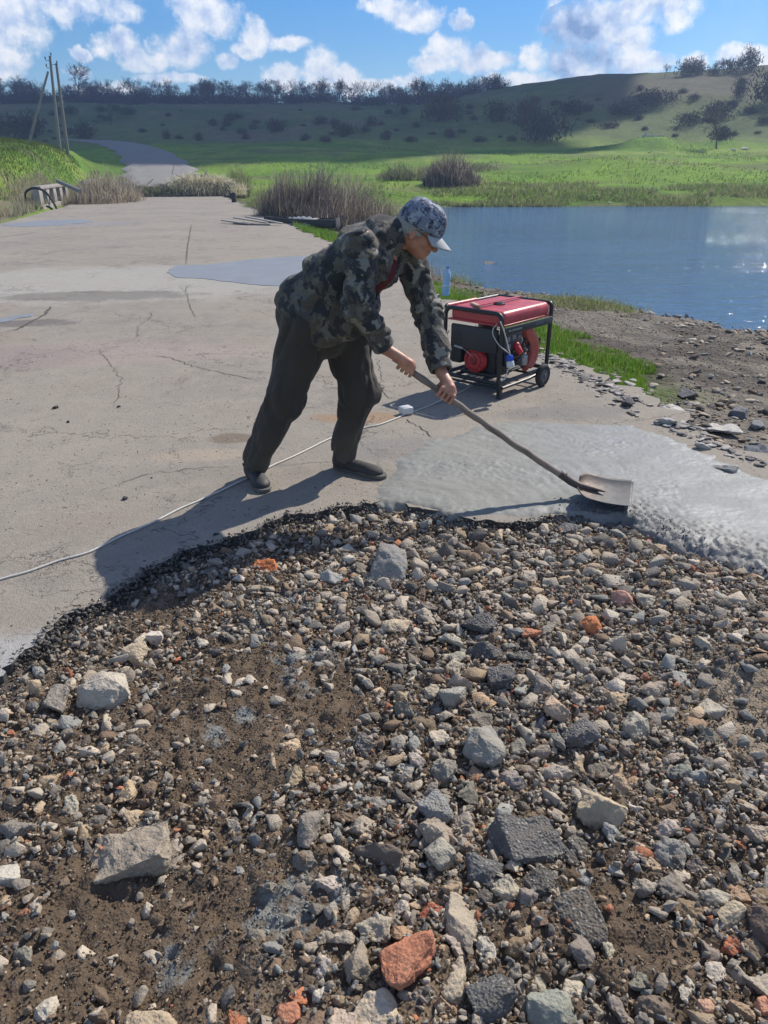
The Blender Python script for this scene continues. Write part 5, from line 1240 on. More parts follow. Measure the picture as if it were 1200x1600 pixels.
for i in range(nu):
    u = i/(nu-1); wd = .140*(1-(1-min(1, u/.22))**2.4*.55) if u < .22 else .140+.006*(u-.22)
    for j in range(nv):
        v = -1+2*j/(nv-1); fl = .040*abs(v)**3.2*(.9-.25*u) + .016*(1-u)**3*(1-.3*abs(v)) - .012*np.exp(-(v/.10)**2)*max(0, 1-u/.55)*-1.6
        rid_ = .006*(np.exp(-((v-.22)/.05)**2)+np.exp(-((v+.22)/.05)**2))*sstep(.75, .3, u)
        BV.append(b0+bd*(u*.275)+bl*(v*wd)+bu*(fl+rid_-.010*sin(u*pi)))
bo = npmesh('blade', BV, gridfaces(nu, nv), rst, sh, 180); md = bo.modifiers.new('th', 'SOLIDIFY'); md.thickness = .0028
mb = MB(); s0 = SHB-sdir*.10
mb.tube([s0, SHB-sdir*.02, b0+bd*.01+bu*.018, b0+bd*.07+bu*.014, b0+bd*.14+bu*.008], .02, 12, rs=[.0205, .0215, .020, .013, .003]); mb.build('socket', skt, sh, 60)
mb = MB(); mb.cyl(SHB-sdir*.06+bu*.016, SHB-sdir*.06+bu*.027, .005, seg=10); mb.build('rivet', skt, sh)
# ------------------------------------------------------------------ generator
GA = (.86, 5.42); GU = np.array([.67, .742]); GU /= np.linalg.norm(GU); GVv = np.array([-GU[1], GU[0]])
GM = Matrix(((GU[0], GVv[0], 0, GA[0]), (GU[1], GVv[1], 0, GA[1]), (0, 0, 1, 0), (0, 0, 0, 1)))
GL, GW, GH = .72, .55, .645
gen_o = empty('generator', (*(GM @ Vector((GL/2, GW/2, 0)))[:2], 0), 'portable petrol generator with red tank and black tube frame standing on the slab', 'generator')
blk = simple('black_painted_steel', (.018, .018, .020), .42, var=.25, scale=50, bump=.15, bscale=90); blk2 = simple('dark_plastic', (.030, .031, .034), .55, var=.25, scale=30)
red = simple('red_paint', (.46, .060, .066), .40, var=.26, scale=14, bump=.10, bscale=25); redd = simple('red_plastic', (.50, .025, .03), .5, var=.2, scale=30)
alu = simple('cast_aluminium', (.36, .36, .36), .45, metal=.6, var=.2, scale=60, bump=.3, bscale=120); rub = simple('rubber', (.030, .029, .028), .85, var=.35, scale=40, bump=.3, bscale=90)
rus = simple('faded_red_shroud', (.42, .10, .075), .6, var=.3, scale=40, bump=.1)
def arc(c, r, a0, a1, ax1, ax2, n=6):
    return [np.array(c)+r*(np.array(ax1)*cos(a0+(a1-a0)*i/n)+np.array(ax2)*sin(a0+(a1-a0)*i/n)) for i in range(n+1)]
mb = MB(); fr_ = .0165; rc = .055; u0 = fr_; u1 = GL-fr_; v0 = fr_; v1 = GW-fr_; zt = GH-fr_
def hoop(u, rc):
    pts = [np.array([u, v0, .11])]+arc((u, v0+rc, zt-rc), rc, pi, pi/2, (0, 1, 0), (0, 0, 1))+arc((u, v1-rc, zt-rc), rc, pi/2, 0, (0, 1, 0), (0, 0, 1))+[np.array([u, v1, .11])]
    mb.tube(pts, fr_, 12)
hoop(u0, rc); hoop(u1, .03)
mb.tube([(u0, v1, zt), (u1, v1, zt)], fr_, 12)
for v in (v0, v1): mb.tube([(u0, v, .115), (u1, v, .115)], fr_, 12)
mb.tube([(u0, v0, .115), (u0, v1, .115)], fr_, 12); mb.tube([(u1, v0, .115), (u1, v1, .115)], fr_, 12)
for v in (.15, .40): mb.box((GL/2, v, .13), (GL-.05, .04, .014), .003)
mb.tube([(u0, v0, .50), (u1, v0, .50)], .010, 8); mb.tube([(.30, .20, .125), (.30, .20, .13)], .01)
gf = mb.build('frame', blk, gen_o, M=GM)
mb = MB(); mb.tube([(.03, v1+.0, zt+.004), (u1-.30, v1+.0, zt+.004)], .0185, 12); mb.box((.34, .27, .66), (.60, .028, .008), .002, rot=(0, 0, 0)); mb.build('top_rail', red, gen_o, M=GM)
mb = MB(); mb.box((.36, .262, .583), (.655, .49, .115), .042, seg=6); mb.box((.36, .265, .541), (.675, .505, .014), .005); mb.build('fuel_tank', red, gen_o, smooth=50, M=GM)
mb = MB(); mb.cyl((.30, .24, .63), (.30, .24, .652), .040, seg=24, bev=.004); mb.cyl((.30, .24, .652), (.30, .24, .660), .030, .026, seg=24); [mb.box((.30+.040*cos(a), .24+.040*sin(a), .642), (.008, .008, .018), .002) for a in np.linspace(0, 2*pi, 12)[:-1]]
mb.build('fuel_cap', blk2, gen_o, M=GM)
mb = MB(); mb.cyl((.48, .22, .632), (.48, .22, .640), .024, seg=20, bev=.002); mb.build('fuel_gauge', simple('gauge_white', (.6, .6, .58), .4), gen_o, M=GM)
# panel strip under the tank with its light lettering (illegible in the photograph: short light strokes)
mb = MB(); mb.box((.36, -.002, .505), (.66, .012, .055), .003); mb.build('name_strip', blk2, gen_o, M=GM)
mb = MB(); x = .085
for w_, h_ in ((.022, .013), (.012, .010), (.006, .018), (.004, .008), (.010, .018), (.010, .006), (.014, .012), (.012, .013), (.012, .013), (.012, .012)):
    mb.box((x, -.0092, .505), (w_*.75, .0012, h_)); x += w_+.006
mb.build('faded_lettering', simple('faded_label', (.30, .36, .36), .5), gen_o, M=GM)
mb = MB(); mb.box((.50, -.0088, .508), (.12, .001, .028)); mb.box((.62, -.0088, .508), (.07, .001, .02)); mb.build('label_plate', simple('dark_label', (.07, .085, .095), .4), gen_o, M=GM)
# control box, left of the long side
mb = MB(); mb.box((.165, .035, .41), (.24, .06, .125), .008); mb.build('control_panel', blk2, gen_o, M=GM)
mb = MB()
for (u, z, r_) in ((.09, .44, .022), (.235, .44, .016)): mb.cyl((u, .006, z), (u, -.004, z), r_, seg=20, bev=.002)
mb.box((.165, .003, .445), (.045, .012, .03), .003); mb.box((.10, .003, .385), (.05, .01, .035), .003); mb.build('meters', simple('panel_grey', (.16, .165, .18), .4), gen_o, M=GM)
mb = MB(); mb.cyl((.205, .0, .375), (.205, -.045, .325), .026, .022, seg=18, bev=.003); mb.sph((.205, -.0, .378), .028, 14); mb.build('red_socket', redd, gen_o, M=GM)
# side cover on the short side
mb = MB(); mb.box((.035, .27, .42), (.03, .43, .18), .012)
for i in range(6): mb.box((.018, .42, .36+.018*i), (.004, .09, .005))
mb.build('side_cover', blk2, gen_o, M=GM)
# recoil starter
mb = MB(); mb.cyl((.085, .27, .25), (.040, .27, .25), .100, .092, seg=36, bev=.008); mb.build('recoil_cover', redd, gen_o, M=GM)
mb = MB(); mb.cyl((.042, .27, .25), (.032, .27, .25), .036, .030, seg=24, bev=.003); mb.torus((.038, .27, .25), (1, 0, 0), .066, .0035, 30, 6)
for a in np.linspace(0, 2*pi, 13)[:-1]: mb.box((.037, .27+.076*cos(a), .25+.076*sin(a)), (.006, .022, .006), rot=(a, 0, 0))
mb.build('recoil_rim', simple('deep_red', (.22, .012, .015), .5), gen_o, M=GM)
mb = MB(); mb.cyl((.02, .36, .335), (.02, .44, .345), .010, seg=10, bev=.002); mb.tube([(.03, .27, .28), (.022, .33, .32), (.02, .37, .336)], .003, 6); mb.build('pull_handle', alu, gen_o, M=GM)
# engine
mb = MB(); mb.box((.22, .27, .25), (.24, .28, .22), .03, seg=3); mb.box((.20, .13, .23), (.13, .05, .18), .01); mb.cyl((.24, .27, .35), (.24, .27, .43), .06, seg=16); mb.box((.22, .27, .14), (.28, .30, .03), .005)
for i in range(9): mb.box((.20+.012*i, .115, .27), (.004, .06, .13))
mb.build('engine', simple('engine_black', (.020, .020, .022), .5, var=.3, scale=60, bump=.2), gen_o, M=GM)
mb = MB(); mb.box((.13, .46, .30), (.14, .11, .20), .02); mb.build('air_filter', blk2, gen_o, M=GM)
mb = MB(); mb.cyl((.36, .27, .27), (.60, .27, .27), .115, seg=28, bev=.012)
for a in np.linspace(0, 2*pi, 19)[:-1]: mb.box((.48, .27+.117*cos(a), .27+.117*sin(a)), (.20, .006, .006), rot=(a, 0, 0))
mb.box((.48, .27, .15), (.20, .16, .04), .005); mb.build('alternator', simple('alternator_dark', (.035, .035, .038), .5, metal=.3, var=.2), gen_o, M=GM)
# curved red cooling shroud at the wheel end of the long side
bmv = []; path_ = [(.415, .48, .030), (.450, .42, .032), (.505, .36, .036), (.535, .30, .040), (.530, .24, .040), (.50, .19, .034), (.455, .155, .026)]
pp_ = spline([np.array(p) for p in path_], 6); 
for (u, z, hw_) in pp_:
    for (du, dv) in ((-1, 0), (-.85, -.035), (0, -.05), (.85, -.035), (1, 0)): bmv.append((u+du*hw_, .075+dv, z+du*hw_*.35))
o = npmesh('shroud', bmv, gridfaces(len(pp_), 5), rus, None, 180); o.matrix_world = GM; md = o.modifiers.new('th', 'SOLIDIFY'); md.thickness = .05; md.offset = 0; md = o.modifiers.new('bv', 'BEVEL'); md.width = .006; md.segments = 2
bpy.context.view_layer.update(); o.parent = gen_o; o.matrix_parent_inverse = gen_o.matrix_world.inverted()
mb = MB(); mb.cyl((.40, .05, .19), (.40, .05, .27), .034, .030, seg=20, bev=.006); mb.torus((.40, .05, .25), (0, 0, 1), .033, .004, 20, 6); mb.torus((.40, .05, .215), (0, 0, 1), .034, .003, 20, 6); mb.cyl((.40, .05, .27), (.40, .05, .29), .012, seg=10)
mb.cyl((.385, .03, .31), (.405, .03, .31), .012, seg=12); mb.build('carburettor', alu, gen_o, M=GM)
mb = MB(); mb.torus((.40, .04, .34), (0, 1, 0), .048, .008, 24, 8); mb.tube([(.34, .05, .30), (.37, .03, .34), (.43, .03, .33), (.45, .04, .28)], .007, 8); mb.tube([(.30, .06, .22), (.33, .03, .20), (.37, .04, .17)], .006, 8); mb.tube([(.575, .05, .33), (.60, .04, .335), (.605, .04, .37)], .008, 8); mb.sph((.595, .04, .325), .014); mb.build('hoses', rub, gen_o, M=GM)
mb = MB(); mb.cyl((.47, .47, .28), (.47, .47, .48), .06, seg=20, bev=.01); mb.cyl((.47, .47, .28), (.47, .54, .25), .016, seg=12); mb.build('muffler', simple('rusty_muffler', (.13, .085, .06), .8, var=.4, bump=.3), gen_o, M=GM)
# foot, axle, wheels
mb = MB()
for v in (.01, GW-.01):
    mb.box((.03, v, .062), (.038, .030, .09), .003); mb.cyl((.03, v, 0.001), (.03, v, .020), .022, .019, seg=14, bev=.003)
mb.tube([(.03, .02, .075), (.03, GW-.02, .075)], .010, 8); mb.build('foot', blk, gen_o, M=GM)
mb = MB(); mb.cyl((.555, -.055, .088), (.555, GW+.055, .088), .010, seg=12)
for v in (.02, GW-.02): mb.box((.555, v, .10), (.05, .006, .05), .002)
mb.tube([(.03, -.012, .085), (.40, -.012, .088), (.52, -.012, .098)], .012, 8); mb.build('axle', blk, gen_o, M=GM)
for v, sg in ((-.045, -1), (GW+.045, 1)):
    wh = MB(); wh.cyl((.555, v-.018, .088), (.555, v+.018, .088), .055, seg=28, bev=.004); wh.cyl((.555, v-.026, .088), (.555, v+.026, .088), .018, seg=16, bev=.003)
    for a in np.linspace(0, 2*pi, 6)[:-1]: wh.box((.555+.037*cos(a), v+sg*.019, .088+.037*sin(a)), (.030, .004, .008), .001, rot=(0, -a, 0))
    wo = wh.build('wheel', simple('grey_rim', (.10, .10, .10), .6, var=.25), gen_o, M=GM)
    ty = MB(); ty.torus((.555, v, .092), (0, 1, 0), .069, .0235, 36, 12)
    ty.build('tyre', rub, wo, smooth=180, M=GM)
mb = MB(); mb.tube([(-.005, GW-.02, .40), (-.03, GW+.01, .41), (-.035, GW+.015, .20), (-.01, GW-.01, .19)], .010, 10); mb.build('carry_handle', blk, gen_o, M=GM)
mb = MB()
mb.tube(spline([(.02, .50, .45), (.0, .505, .40), (.012, .47, .30), (.02, .49, .16)], 6), .0035, 6); mb.tube(spline([(.10, .03, .36), (.05, -.005, .30), (.12, .0, .2), (.16, .03, .16)], 6), .005, 6); mb.tube(spline([(.26, .02, .40), (.30, .0, .33), (.27, .02, .24), (.33, .03, .2)], 6), .0045, 6)
mb.build('wiring', rub, gen_o, M=GM)
# stick and cloth left on the tank
mb = MB(); mb.box((.115, .33, .651), (.19, .030, .020), .004, rot=(0, .04, .9)); mb.build('x', simple('pale_wood', (.46, .38, .26), .7, var=.2, scale=20, bump=.2), None, M=GM)
o = bpy.context.scene.objects.get('x'); o.name = 'wooden_stick'; tag(o, 'short pale wooden stick lying on top of the red fuel tank', 'stick')
# ---- cable with its plug and socket
cab = simple('cable_sheath', (.52, .50, .45), .5, var=.15, scale=60)
g = lambda u, v, z: tuple(GM @ Vector((u, v, z)))
plugp = P(788, 553, 0); pl = np.array(g(.035, -.055, .30))
ext = empty('extension_cable', (pl[0], pl[1], 0), 'pale cable with blue plug running from the generator across the slab', 'cable')
gp = [(752,588),(735,603),(716,614),(700,620),(680,630),(655,640),(640,646)]
pts = [g(-.02, .01, .585), g(.0, -.012, .52), g(.03, -.04, .40), pl+[0, 0, .05], pl, pl+[-.0, -.005, -.05], np.array(g(-.03, -.04, .16)), P(768, 575, .10)*[1, 1, 0]+[0, 0, .09], *[P(x, y, .006) for x, y in gp[1:]]]
mb = MB(); mb.tube(spline(pts, 7), .0048, 8)
mb.tube(spline([g(.02, .06, .56), g(-.015, .075, .50), g(-.012, .02, .42), g(.02, -.035, .37), pl+[0, .004, .05]], 7), .0042, 8)
p2 = [(632,648),(612,656),(592,664),(570,668),(545,676),(525,682),(505,690),(484,700),(462,712),(440,721),(425,727),(395,744),(365,757),(345,766),(310,783),(280,795),(240,815),(190,838),(140,862),(90,876),(45,893),(0,905),(-80,930),(-200,965)]
mb.tube(spline([P(x+1.5*sin(i*2.1), y, .006) for i, (x, y) in enumerate(p2)], 8), .0052, 8); mb.build('cord', cab, ext, 180)
blue = simple('blue_plastic', (.02, .07, .50), .4); wht = simple('white_plastic', (.62, .62, .60), .45, var=.06)
mb = MB(); mb.cyl(pl+[0, 0, .045], pl+[.003, -.004, .002], .020, .027, seg=20, bev=.004)
for a in np.linspace(0, 2*pi, 11)[:-1]: mb.box(pl+[.026*cos(a), .026*sin(a), .018], (.005, .005, .03), .001)
mb.build('plug', blue, ext, M=Matrix())
mb = MB(); mb.cyl(pl+[.003, -.004, .002], pl+[.012, -.012, -.045], .027, .030, seg=20, bev=.006); mb.build('plug_body', wht, ext)
sp_ = P(634, 647, 0); mb = MB(); mb.box((sp_[0], sp_[1], .030), (.085, .070, .052), .008, rot=(.0, 0., .5), seg=3); so = mb.build('socket_box', wht, ext)
mb = MB(); mb.box((sp_[0], sp_[1], .057), (.066, .052, .003), .001, rot=(0, 0, .5)); [mb.cyl((sp_[0]+dx*cos(.5), sp_[1]+dx*sin(.5), .058), (sp_[0]+dx*cos(.5), sp_[1]+dx*sin(.5), .0595), .004, seg=10) for dx in (-.01, .01)]; mb.build('socket_face', simple('white_plastic_face', (.55, .55, .54), .5), so)

# ------------------------------------------------------------------ water bottle
bp = P(696, 462, 0); bz0 = 0.0
btm, t, b = mat('blue_clear_plastic'); b.inputs['Base Color'].default_value = (.42, .66, .95, 1); b.inputs['Roughness'].default_value = .12; b.inputs['Transmission Weight'].default_value = .25; b.inputs['IOR'].default_value = 1.2; b.inputs['Alpha'].default_value = .85
bot = empty('water_bottle', (bp[0], bp[1], bz0), 'tall clear blue plastic water bottle standing at the slab edge by the lake', 'bottle')
prof = [(.0, .0), (.048, .002), (.054, .012), (.054, .05), (.050, .06), (.054, .07), (.054, .10), (.050, .11), (.054, .12), (.053, .155), (.046, .185), (.052, .215), (.052, .26), (.046, .29), (.030, .325), (.017, .345), (.016, .362)]
vs = []; k = 24
for r_, z_ in prof:
    for i in range(k): vs.append((r_*cos(2*pi*i/k)+z_*.05, r_*sin(2*pi*i/k), z_))
fcs = [[j*k+i, j*k+(i+1) % k, (j+1)*k+(i+1) % k, (j+1)*k+i] for j in range(len(prof)-1) for i in range(k)]
o = npmesh('bottle_body', vs, fcs, btm, None, 180); o.location = (bp[0], bp[1], bz0); bpy.context.view_layer.update(); o.parent = bot; o.matrix_parent_inverse = bot.matrix_world.inverted()
mb = MB(); mb.cyl((.0185, 0, .358), (.0195, 0, .380), .018, .017, seg=18, bev=.002); mb.build('bottle_cap', simple('blue_cap', (.03, .09, .35), .4), bot, M=Matrix.Translation((bp[0], bp[1], bz0)))
mb = MB(); mb.cyl((.007, 0, .125), (.008, 0, .152), .0550, seg=24, caps=False); mb.build('bottle_label', simple('bottle_label', (.50, .62, .80), .5), bot, M=Matrix.Translation((bp[0], bp[1], bz0)))

# ------------------------------------------------------------------ concrete guard blocks, hose, posts on the far left
conc = simple('weathered_concrete', (.33, .30, .27), .92, var=.3, scale=3, bump=.6, bscale=12, bdist=.03)
def parapet(a, c, h, n, name, lab, wd=.28):
    a, c = np.array(a), np.array(c); L = np.linalg.norm(c-a); d = (c-a)/L; ang = atan2(d[1], d[0]); o0 = empty(name, (*((a+c)/2), 0), lab, 'concrete barrier', 'concrete barriers along the left road edge')
    M_ = Matrix.Translation((*((a+c)/2), 0)) @ Matrix.Rotation(ang, 4, 'Z')
    mb = MB(); mb.box((0, 0, h-.06), (L+.15, wd+.08, .13), .02, seg=2); mb.build('cap_beam', conc, o0, M=M_)
    mb = MB(); mb.box((0, 0, .06-.1), (L+.1, wd+.02, .3), .02)
    for i in range(n+1):
        mb.box((-L/2+L*i/n, 0, (h-.12)/2+.02), (L/n*.42, wd, h-.16), .02)
    mb.build('panel', conc, o0, M=M_)
q1, q2 = P(70, 331), P(108, 322)
parapet(P(64, 333, -.2)[:2], P(104, 322, -.2)[:2], .84, 4, 'concrete_barrier', 'nearer broken concrete barrier at the left road edge with a black hose over it')
parapet(P(145, 303.5)[:2]+[-.6, 0], P(166, 297.5)[:2]+[-1.6, 3], .75, 7, 'concrete_barrier', 'farther slotted concrete barrier at the left edge beside the brush pile')
A0 = P(64, 333, -.2); mb = MB(); up = np.array([0, 0, 1.])
hs_ = [A0+[-.35, -.25, -.1], A0+[-.42, -.25, .4], A0+[-.40, -.2, .80], A0+[.0, -.25, .98], A0+[.5, -.4, .85], A0+[.85, -.6, .45], A0+[1.05, -.75, .05], A0+[1.0, -.78, .0], A0+[.75, -.7, .22], A0+[.55, -.6, .3]]
mb.tube(spline(hs_, 8), .045, 10); o = mb.build('hose', rub, None, 180); tag(o, 'thick black rubber hose arched over the nearer concrete barrier', 'hose')
for (px, py, h_, w_, lab, cm_) in ((366, 316, .42, .22, 'short dark post stump at the far right corner of the slab', (.05, .045, .04)), (357, 306, .75, .35, 'dark block standing behind the post stump at the far slab end', (.06, .06, .065))):
    p = P(px, py); mb = MB(); mb.box((p[0], p[1], h_/2-.1), (w_, w_, h_+.2), .03, seg=2); mb.box((p[0], p[1], h_-.01), (w_*.8, w_*.8, .05), .015, seg=2); o = mb.build('post', simple('dark_post', cm_, .9, var=.4, bump=.5), None); tag(o, lab, 'post')
# timber beam lying on the grass, upper left
p = P(88, 275, .9); mb = MB(); mb.tube([(-14.6, 36.2, 1.0), (-13.2, 35.0, .62)], .09, 8); o = mb.build('pipe', simple('grey_pipe', (.20, .20, .19), .8, var=.3), None); tag(o, 'short grey pipe sticking out of the grass bank at left', 'pipe')
# ---- rowing boat and sheeting pulled up at the right road edge
bx_, by_ = P(462, 350)[:2]; BMx = Matrix.Translation((bx_+.25, by_+.6, -.14)) @ Matrix.Rotation(-.12, 4, 'Z') @ Matrix.Diagonal((.78, .8, .75, 1))
bt_ = empty('boat', (bx_, by_, 0), 'dark flat-bottomed wooden boat drawn up beside the slab under the reed bush', 'boat')
st_n = 15; hv = []; 
for i in range(st_n):
    u = i/(st_n-1); x_ = -1.7+3.0*u; wd = .50*(sin(min(1, u/.55)*pi/2))**.8 if u < .55 else .50-.06*(u-.55)
    for (sv, z_) in ((-1, .34+.10*(1-u)**2), (-.8, .08+.12*(1-u)**2), (0, .0+.16*(1-u)**3), (.8, .08+.12*(1-u)**2), (1, .34+.10*(1-u)**2)): hv.append((x_, sv*wd, z_))
bwd = simple('tarred_wood', (.045, .042, .042), .7, var=.4, scale=8, bump=.4, bscale=20, bdist=.01); bwl = simple('grey_board', (.30, .28, .26), .85, var=.3, scale=8, bump=.4)
o = npmesh('hull', hv, gridfaces(st_n, 5), bwd, None, 40); o.matrix_world = BMx; md = o.modifiers.new('t', 'SOLIDIFY'); md.thickness = .03; bpy.context.view_layer.update(); o.parent = bt_; o.matrix_parent_inverse = bt_.matrix_world.inverted()
mb = MB(); mb.box((1.30, 0, .20), (.04, .94, .34), .008); mb.build('transom', bwd, bt_, M=BMx)
for x_ in (-.5, .35): mb = MB(); mb.box((x_, 0, .33), (.22, .90 if x_ > 0 else .86, .03), .006); mb.build('thwart', bwl, bt_, M=BMx)
for i, (dx, dy, rz) in enumerate(((-1.9, -.3, .5), (-2.4, -.1, .7), (-2.0, .15, .55), (-1.5, -.45, .45))):
    mb = MB(); mb.box((0, 0, 0), (1.3, .13, .035), .006); o = mb.build('plank', bwl, None, M=Matrix.Translation((bx_+dx+.6, by_+dy, .02+.04*i)) @ Matrix.Rotation(-rz, 4, 'Z') @ Matrix.Rotation(.04*i, 4, 'Y'))
    tag(o, 'grey weathered plank lying in the loose heap left of the boat', 'plank', 'planks heaped beside the boat')
dv = []; 
for i in range(16):
    for j in range(12):
        x_ = -.45+.9*i/15; y_ = -.5+j/11*.9; dv.append((x_+.1*sin(j*.8), y_, .37+.035*sin(i*1.7+j*.6)+.03*sin(j*2.1+i*.4)-max(0, -y_-.28)*1.3-max(0, abs(x_)-.30)*.6))
o = npmesh('rag', dv, gridfaces(16, 12), simple('grey_cloth', (.17, .19, .22), .9, var=.3, scale=8, bump=.3), None, 180); o.matrix_world = BMx @ Matrix.Translation((-.25, -.05, 0)); tag(o, 'crumpled pale grey-blue cloth draped over the boat edge', 'cloth')
md = o.modifiers.new('t', 'SOLIDIFY'); md.thickness = .012

# ------------------------------------------------------------------ utility pole on the knoll
pw = simple('pole_concrete', (.20, .19, .175), .9, var=.2, scale=2, bump=.3)
def tz(x, y): return float(terrain(np.array([float(x)]), np.array([float(y)]))[0])
D0 = 62.
ptop = A(83, 90, D0); pbx = A(96, 222, D0); zb = tz(pbx[0], D0)
pole = empty('utility_pole', (pbx[0], D0, zb), 'twin leaning utility poles with a diagonal strut on the grass knoll', 'utility pole')
mb = MB(); mb.tube([(pbx[0]-.25, D0, zb-.3), (A(78, 88, D0)[0], D0, ptop[2]+.1)], .14, 10, rs=[.14, .085]); mb.build('pole', pw, pole)
mb = MB(); mb.tube([(pbx[0]+.10, D0+.6, zb-.3), (A(84, 95, D0)[0], D0+.4, ptop[2]-.3)], .14, 10, rs=[.14, .085]); mb.build('pole', pw, pole)
sb = A(40, 214, D0-1); mb = MB(); mb.tube([(sb[0], D0-1, tz(sb[0], D0-1)-.3), (A(76, 112, D0)[0], D0-.1, A(76, 112, D0)[2])], .12, 10, rs=[.11, .07]); mb.build('strut', pw, pole)
mb = MB(); tp = A(78, 90, D0)
for (dx, dz) in ((-.35, -.1), (-.35, -.55), (.45, -.35), (.1, .15)):
    mb.tube([(tp[0], D0, tp[2]+dz-.1), (tp[0]+dx, D0, tp[2]+dz-.08), (tp[0]+dx, D0, tp[2]+dz)], .018, 6); mb.cyl((tp[0]+dx, D0, tp[2]+dz), (tp[0]+dx, D0, tp[2]+dz+.16), .05, .035, seg=10)
mb.build('insulator', blk, pole)
# ------------------------------------------------------------------ blades (grass, reeds)
def blades(name, base, h, w, lean, col, m, lab=None, cat=None, kind='stuff', parent=None, segs=2, dirs=None, rs=rs):
    n = len(base); h = np.broadcast_to(h, (n,)); w = np.broadcast_to(w, (n,)); a = rs.rand(n)*2*pi; la = rs.rand(n)*2*pi if dirs is None else dirs+rs.randn(n)*.5
    ln = np.abs(rs.randn(n))*lean if np.isscalar(lean) else lean
    sx = np.stack([np.cos(a), np.sin(a), 0*a], 1)*w[:, None]*.5; ld = np.stack([np.cos(la), np.sin(la), 0*la], 1)
    rows = []; 
    for j in range(segs+1):
        u = j/segs; c = base+np.array([0, 0, 1.])*(h*u*(1-.25*np.minimum(ln, 1.5)*u))[:, None]+ld*(h*ln*u*u)[:, None]; k = (1-u)**.6 if j < segs else .05
        rows += [c-sx*k, c+sx*k]
    V = np.stack(rows, 1); nv = 2*(segs+1); F = np.concatenate([np.stack([np.arange(n)*nv+2*j, np.arange(n)*nv+2*j+1, np.arange(n)*nv+2*j+3, np.arange(n)*nv+2*j+2], 1) for j in range(segs)])
    o = npmesh(name, V.reshape(-1, 3), F, m, parent, None, np.repeat(col, nv, 0)); return tag(o, lab, cat, kind=kind) if parent is None else o
def leafmat(name, trans=.35):
    m, t, b = mat(name); att = t.node('Attribute', attribute_name='col').outputs[0]; b.inputs['Roughness'].default_value = .6; b.inputs['Specular IOR Level'].default_value = .25
    t.put(b.inputs['Base Color'], att); tr = t.node('BsdfTranslucent', {'Color': att}); mx = t.node('MixShader', {0: trans, 1: b.outputs[0], 2: tr.outputs[0]}); t.l.new(mx.outputs[0], t.n['Material Output'].inputs[0]); return m
GMT = leafmat('grass_blade', .4); RMT = leafmat('dry_reed', .45)
def gcol(n, kind, rs=rs):
    if kind == 'g': c = np.array([.13, .26, .022])*np.ones((n, 1)); c[rs.rand(n) < .35] = (.19, .31, .035); c[rs.rand(n) < .10] = (.30, .27, .12)
    elif kind == 'd': c = np.array([.42, .35, .25])*np.ones((n, 1)); c[rs.rand(n) < .3] = (.26, .21, .15); c[rs.rand(n) < .25] = (.55, .49, .37)
    else: c = np.array([.19, .25, .07])*np.ones((n, 1)); c[rs.rand(n) < .4] = (.36, .33, .19)
    return c*rs.uniform(.65, 1.3, (n, 1))
# strip of grass on the bank beside the generator
n = 90000; tt = 4.4+rs.rand(n)**1.0*30; tt = 4.8+(30)*rs.rand(n)**2.2; ee = rs.rand(n)*1.6; x = (3.18+ee)*RN[0]+tt*RD[0]; y = (3.18+ee)*RN[1]+tt*RD[1]
k = (ee < 1.0*sstep(4.6, 6.6, tt)*(1+.45*fbm2(x*1.7, y*1.7, 121, 3))+.08) & (rs.rand(n) < .35+.65*(fbm2(x*2.2, y*2.2, 122, 3) > -.3)) & (ee < shoreE(tt)-.2) & (rs.rand(n) < np.where((tt > 11.5), .35, 1)); x, y, tt = x[k], y[k], tt[k]; n = len(x)
blades('grass', np.stack([x, y, terrain(x, y)-.01], 1), rs.uniform(.03, .085, n)*(1+tt*.012), .007+.0006*tt, .5, gcol(n, 'g'), GMT, 'strip of short bright green grass growing along the slab edge', 'grass')
# grass clump and dry litter by the boat
n = 9000; q = P(488, 362, -.05); x = q[0]+rs.randn(n)*.75; y = q[1]+rs.randn(n)*1.8; s__, t__ = st(x, y); k = (s__ > 3.05); x, y = x[k], y[k]; n = len(x)
blades('grass', np.stack([x, y, terrain(x, y)], 1), rs.uniform(.12, .3, n), .02, .5, gcol(n, 'g'), GMT, 'patch of green grass at the slab edge below the boat', 'grass')
# grass on the left bank and knoll
n = 130000; x = rs.uniform(-38, -8, n); y = rs.uniform(22, 64, n); s__, t__ = st(x, y); eL_ = -5.6-s__; k = (eL_ > np.interp(t__, [20, 30, 40, 50], [4, 2.2, 1.0, .5])) & (rs.rand(n) < .8); x, y = x[k], y[k]; n = len(x)
blades('grass', np.stack([x, y, terrain(x, y)-.02], 1), rs.uniform(.08, .24, n), .03, .5, gcol(n, 'g')*np.array([.5, .42, .5]), GMT, 'green grass covering the knoll left of the road', 'grass')
# dry reeds, left edge
n = 17000; s_ = -5.75-rs.rand(n)**1.3*5; tt = rs.uniform(19, 47, n); x = s_*RN[0]+tt*RD[0]; y = s_*RN[1]+tt*RD[1]; k = (fbm2(x*.5, y*.5, 131, 3) > -.35) & ((-5.6-s_) < np.interp(tt, [20, 30, 40], [4.5, 2.6, 1.8])); x, y, tt, s_ = x[k], y[k], tt[k], s_[k]; n = len(x)
hgt = rs.uniform(.2, .5, n)*np.interp(tt, [19, 28, 34, 46], [.7, .8, 1.2, 1.6])
c = gcol(n, 'd'); gg = rs.rand(n) < .15; c[gg] = gcol(gg.sum(), 'g')
blades('dry_grass', np.stack([x, y, terrain(x, y)-.03], 1), hgt, .025, .7, c, RMT, 'dry straw-coloured grass and weeds along the left road edge', 'dry grass')
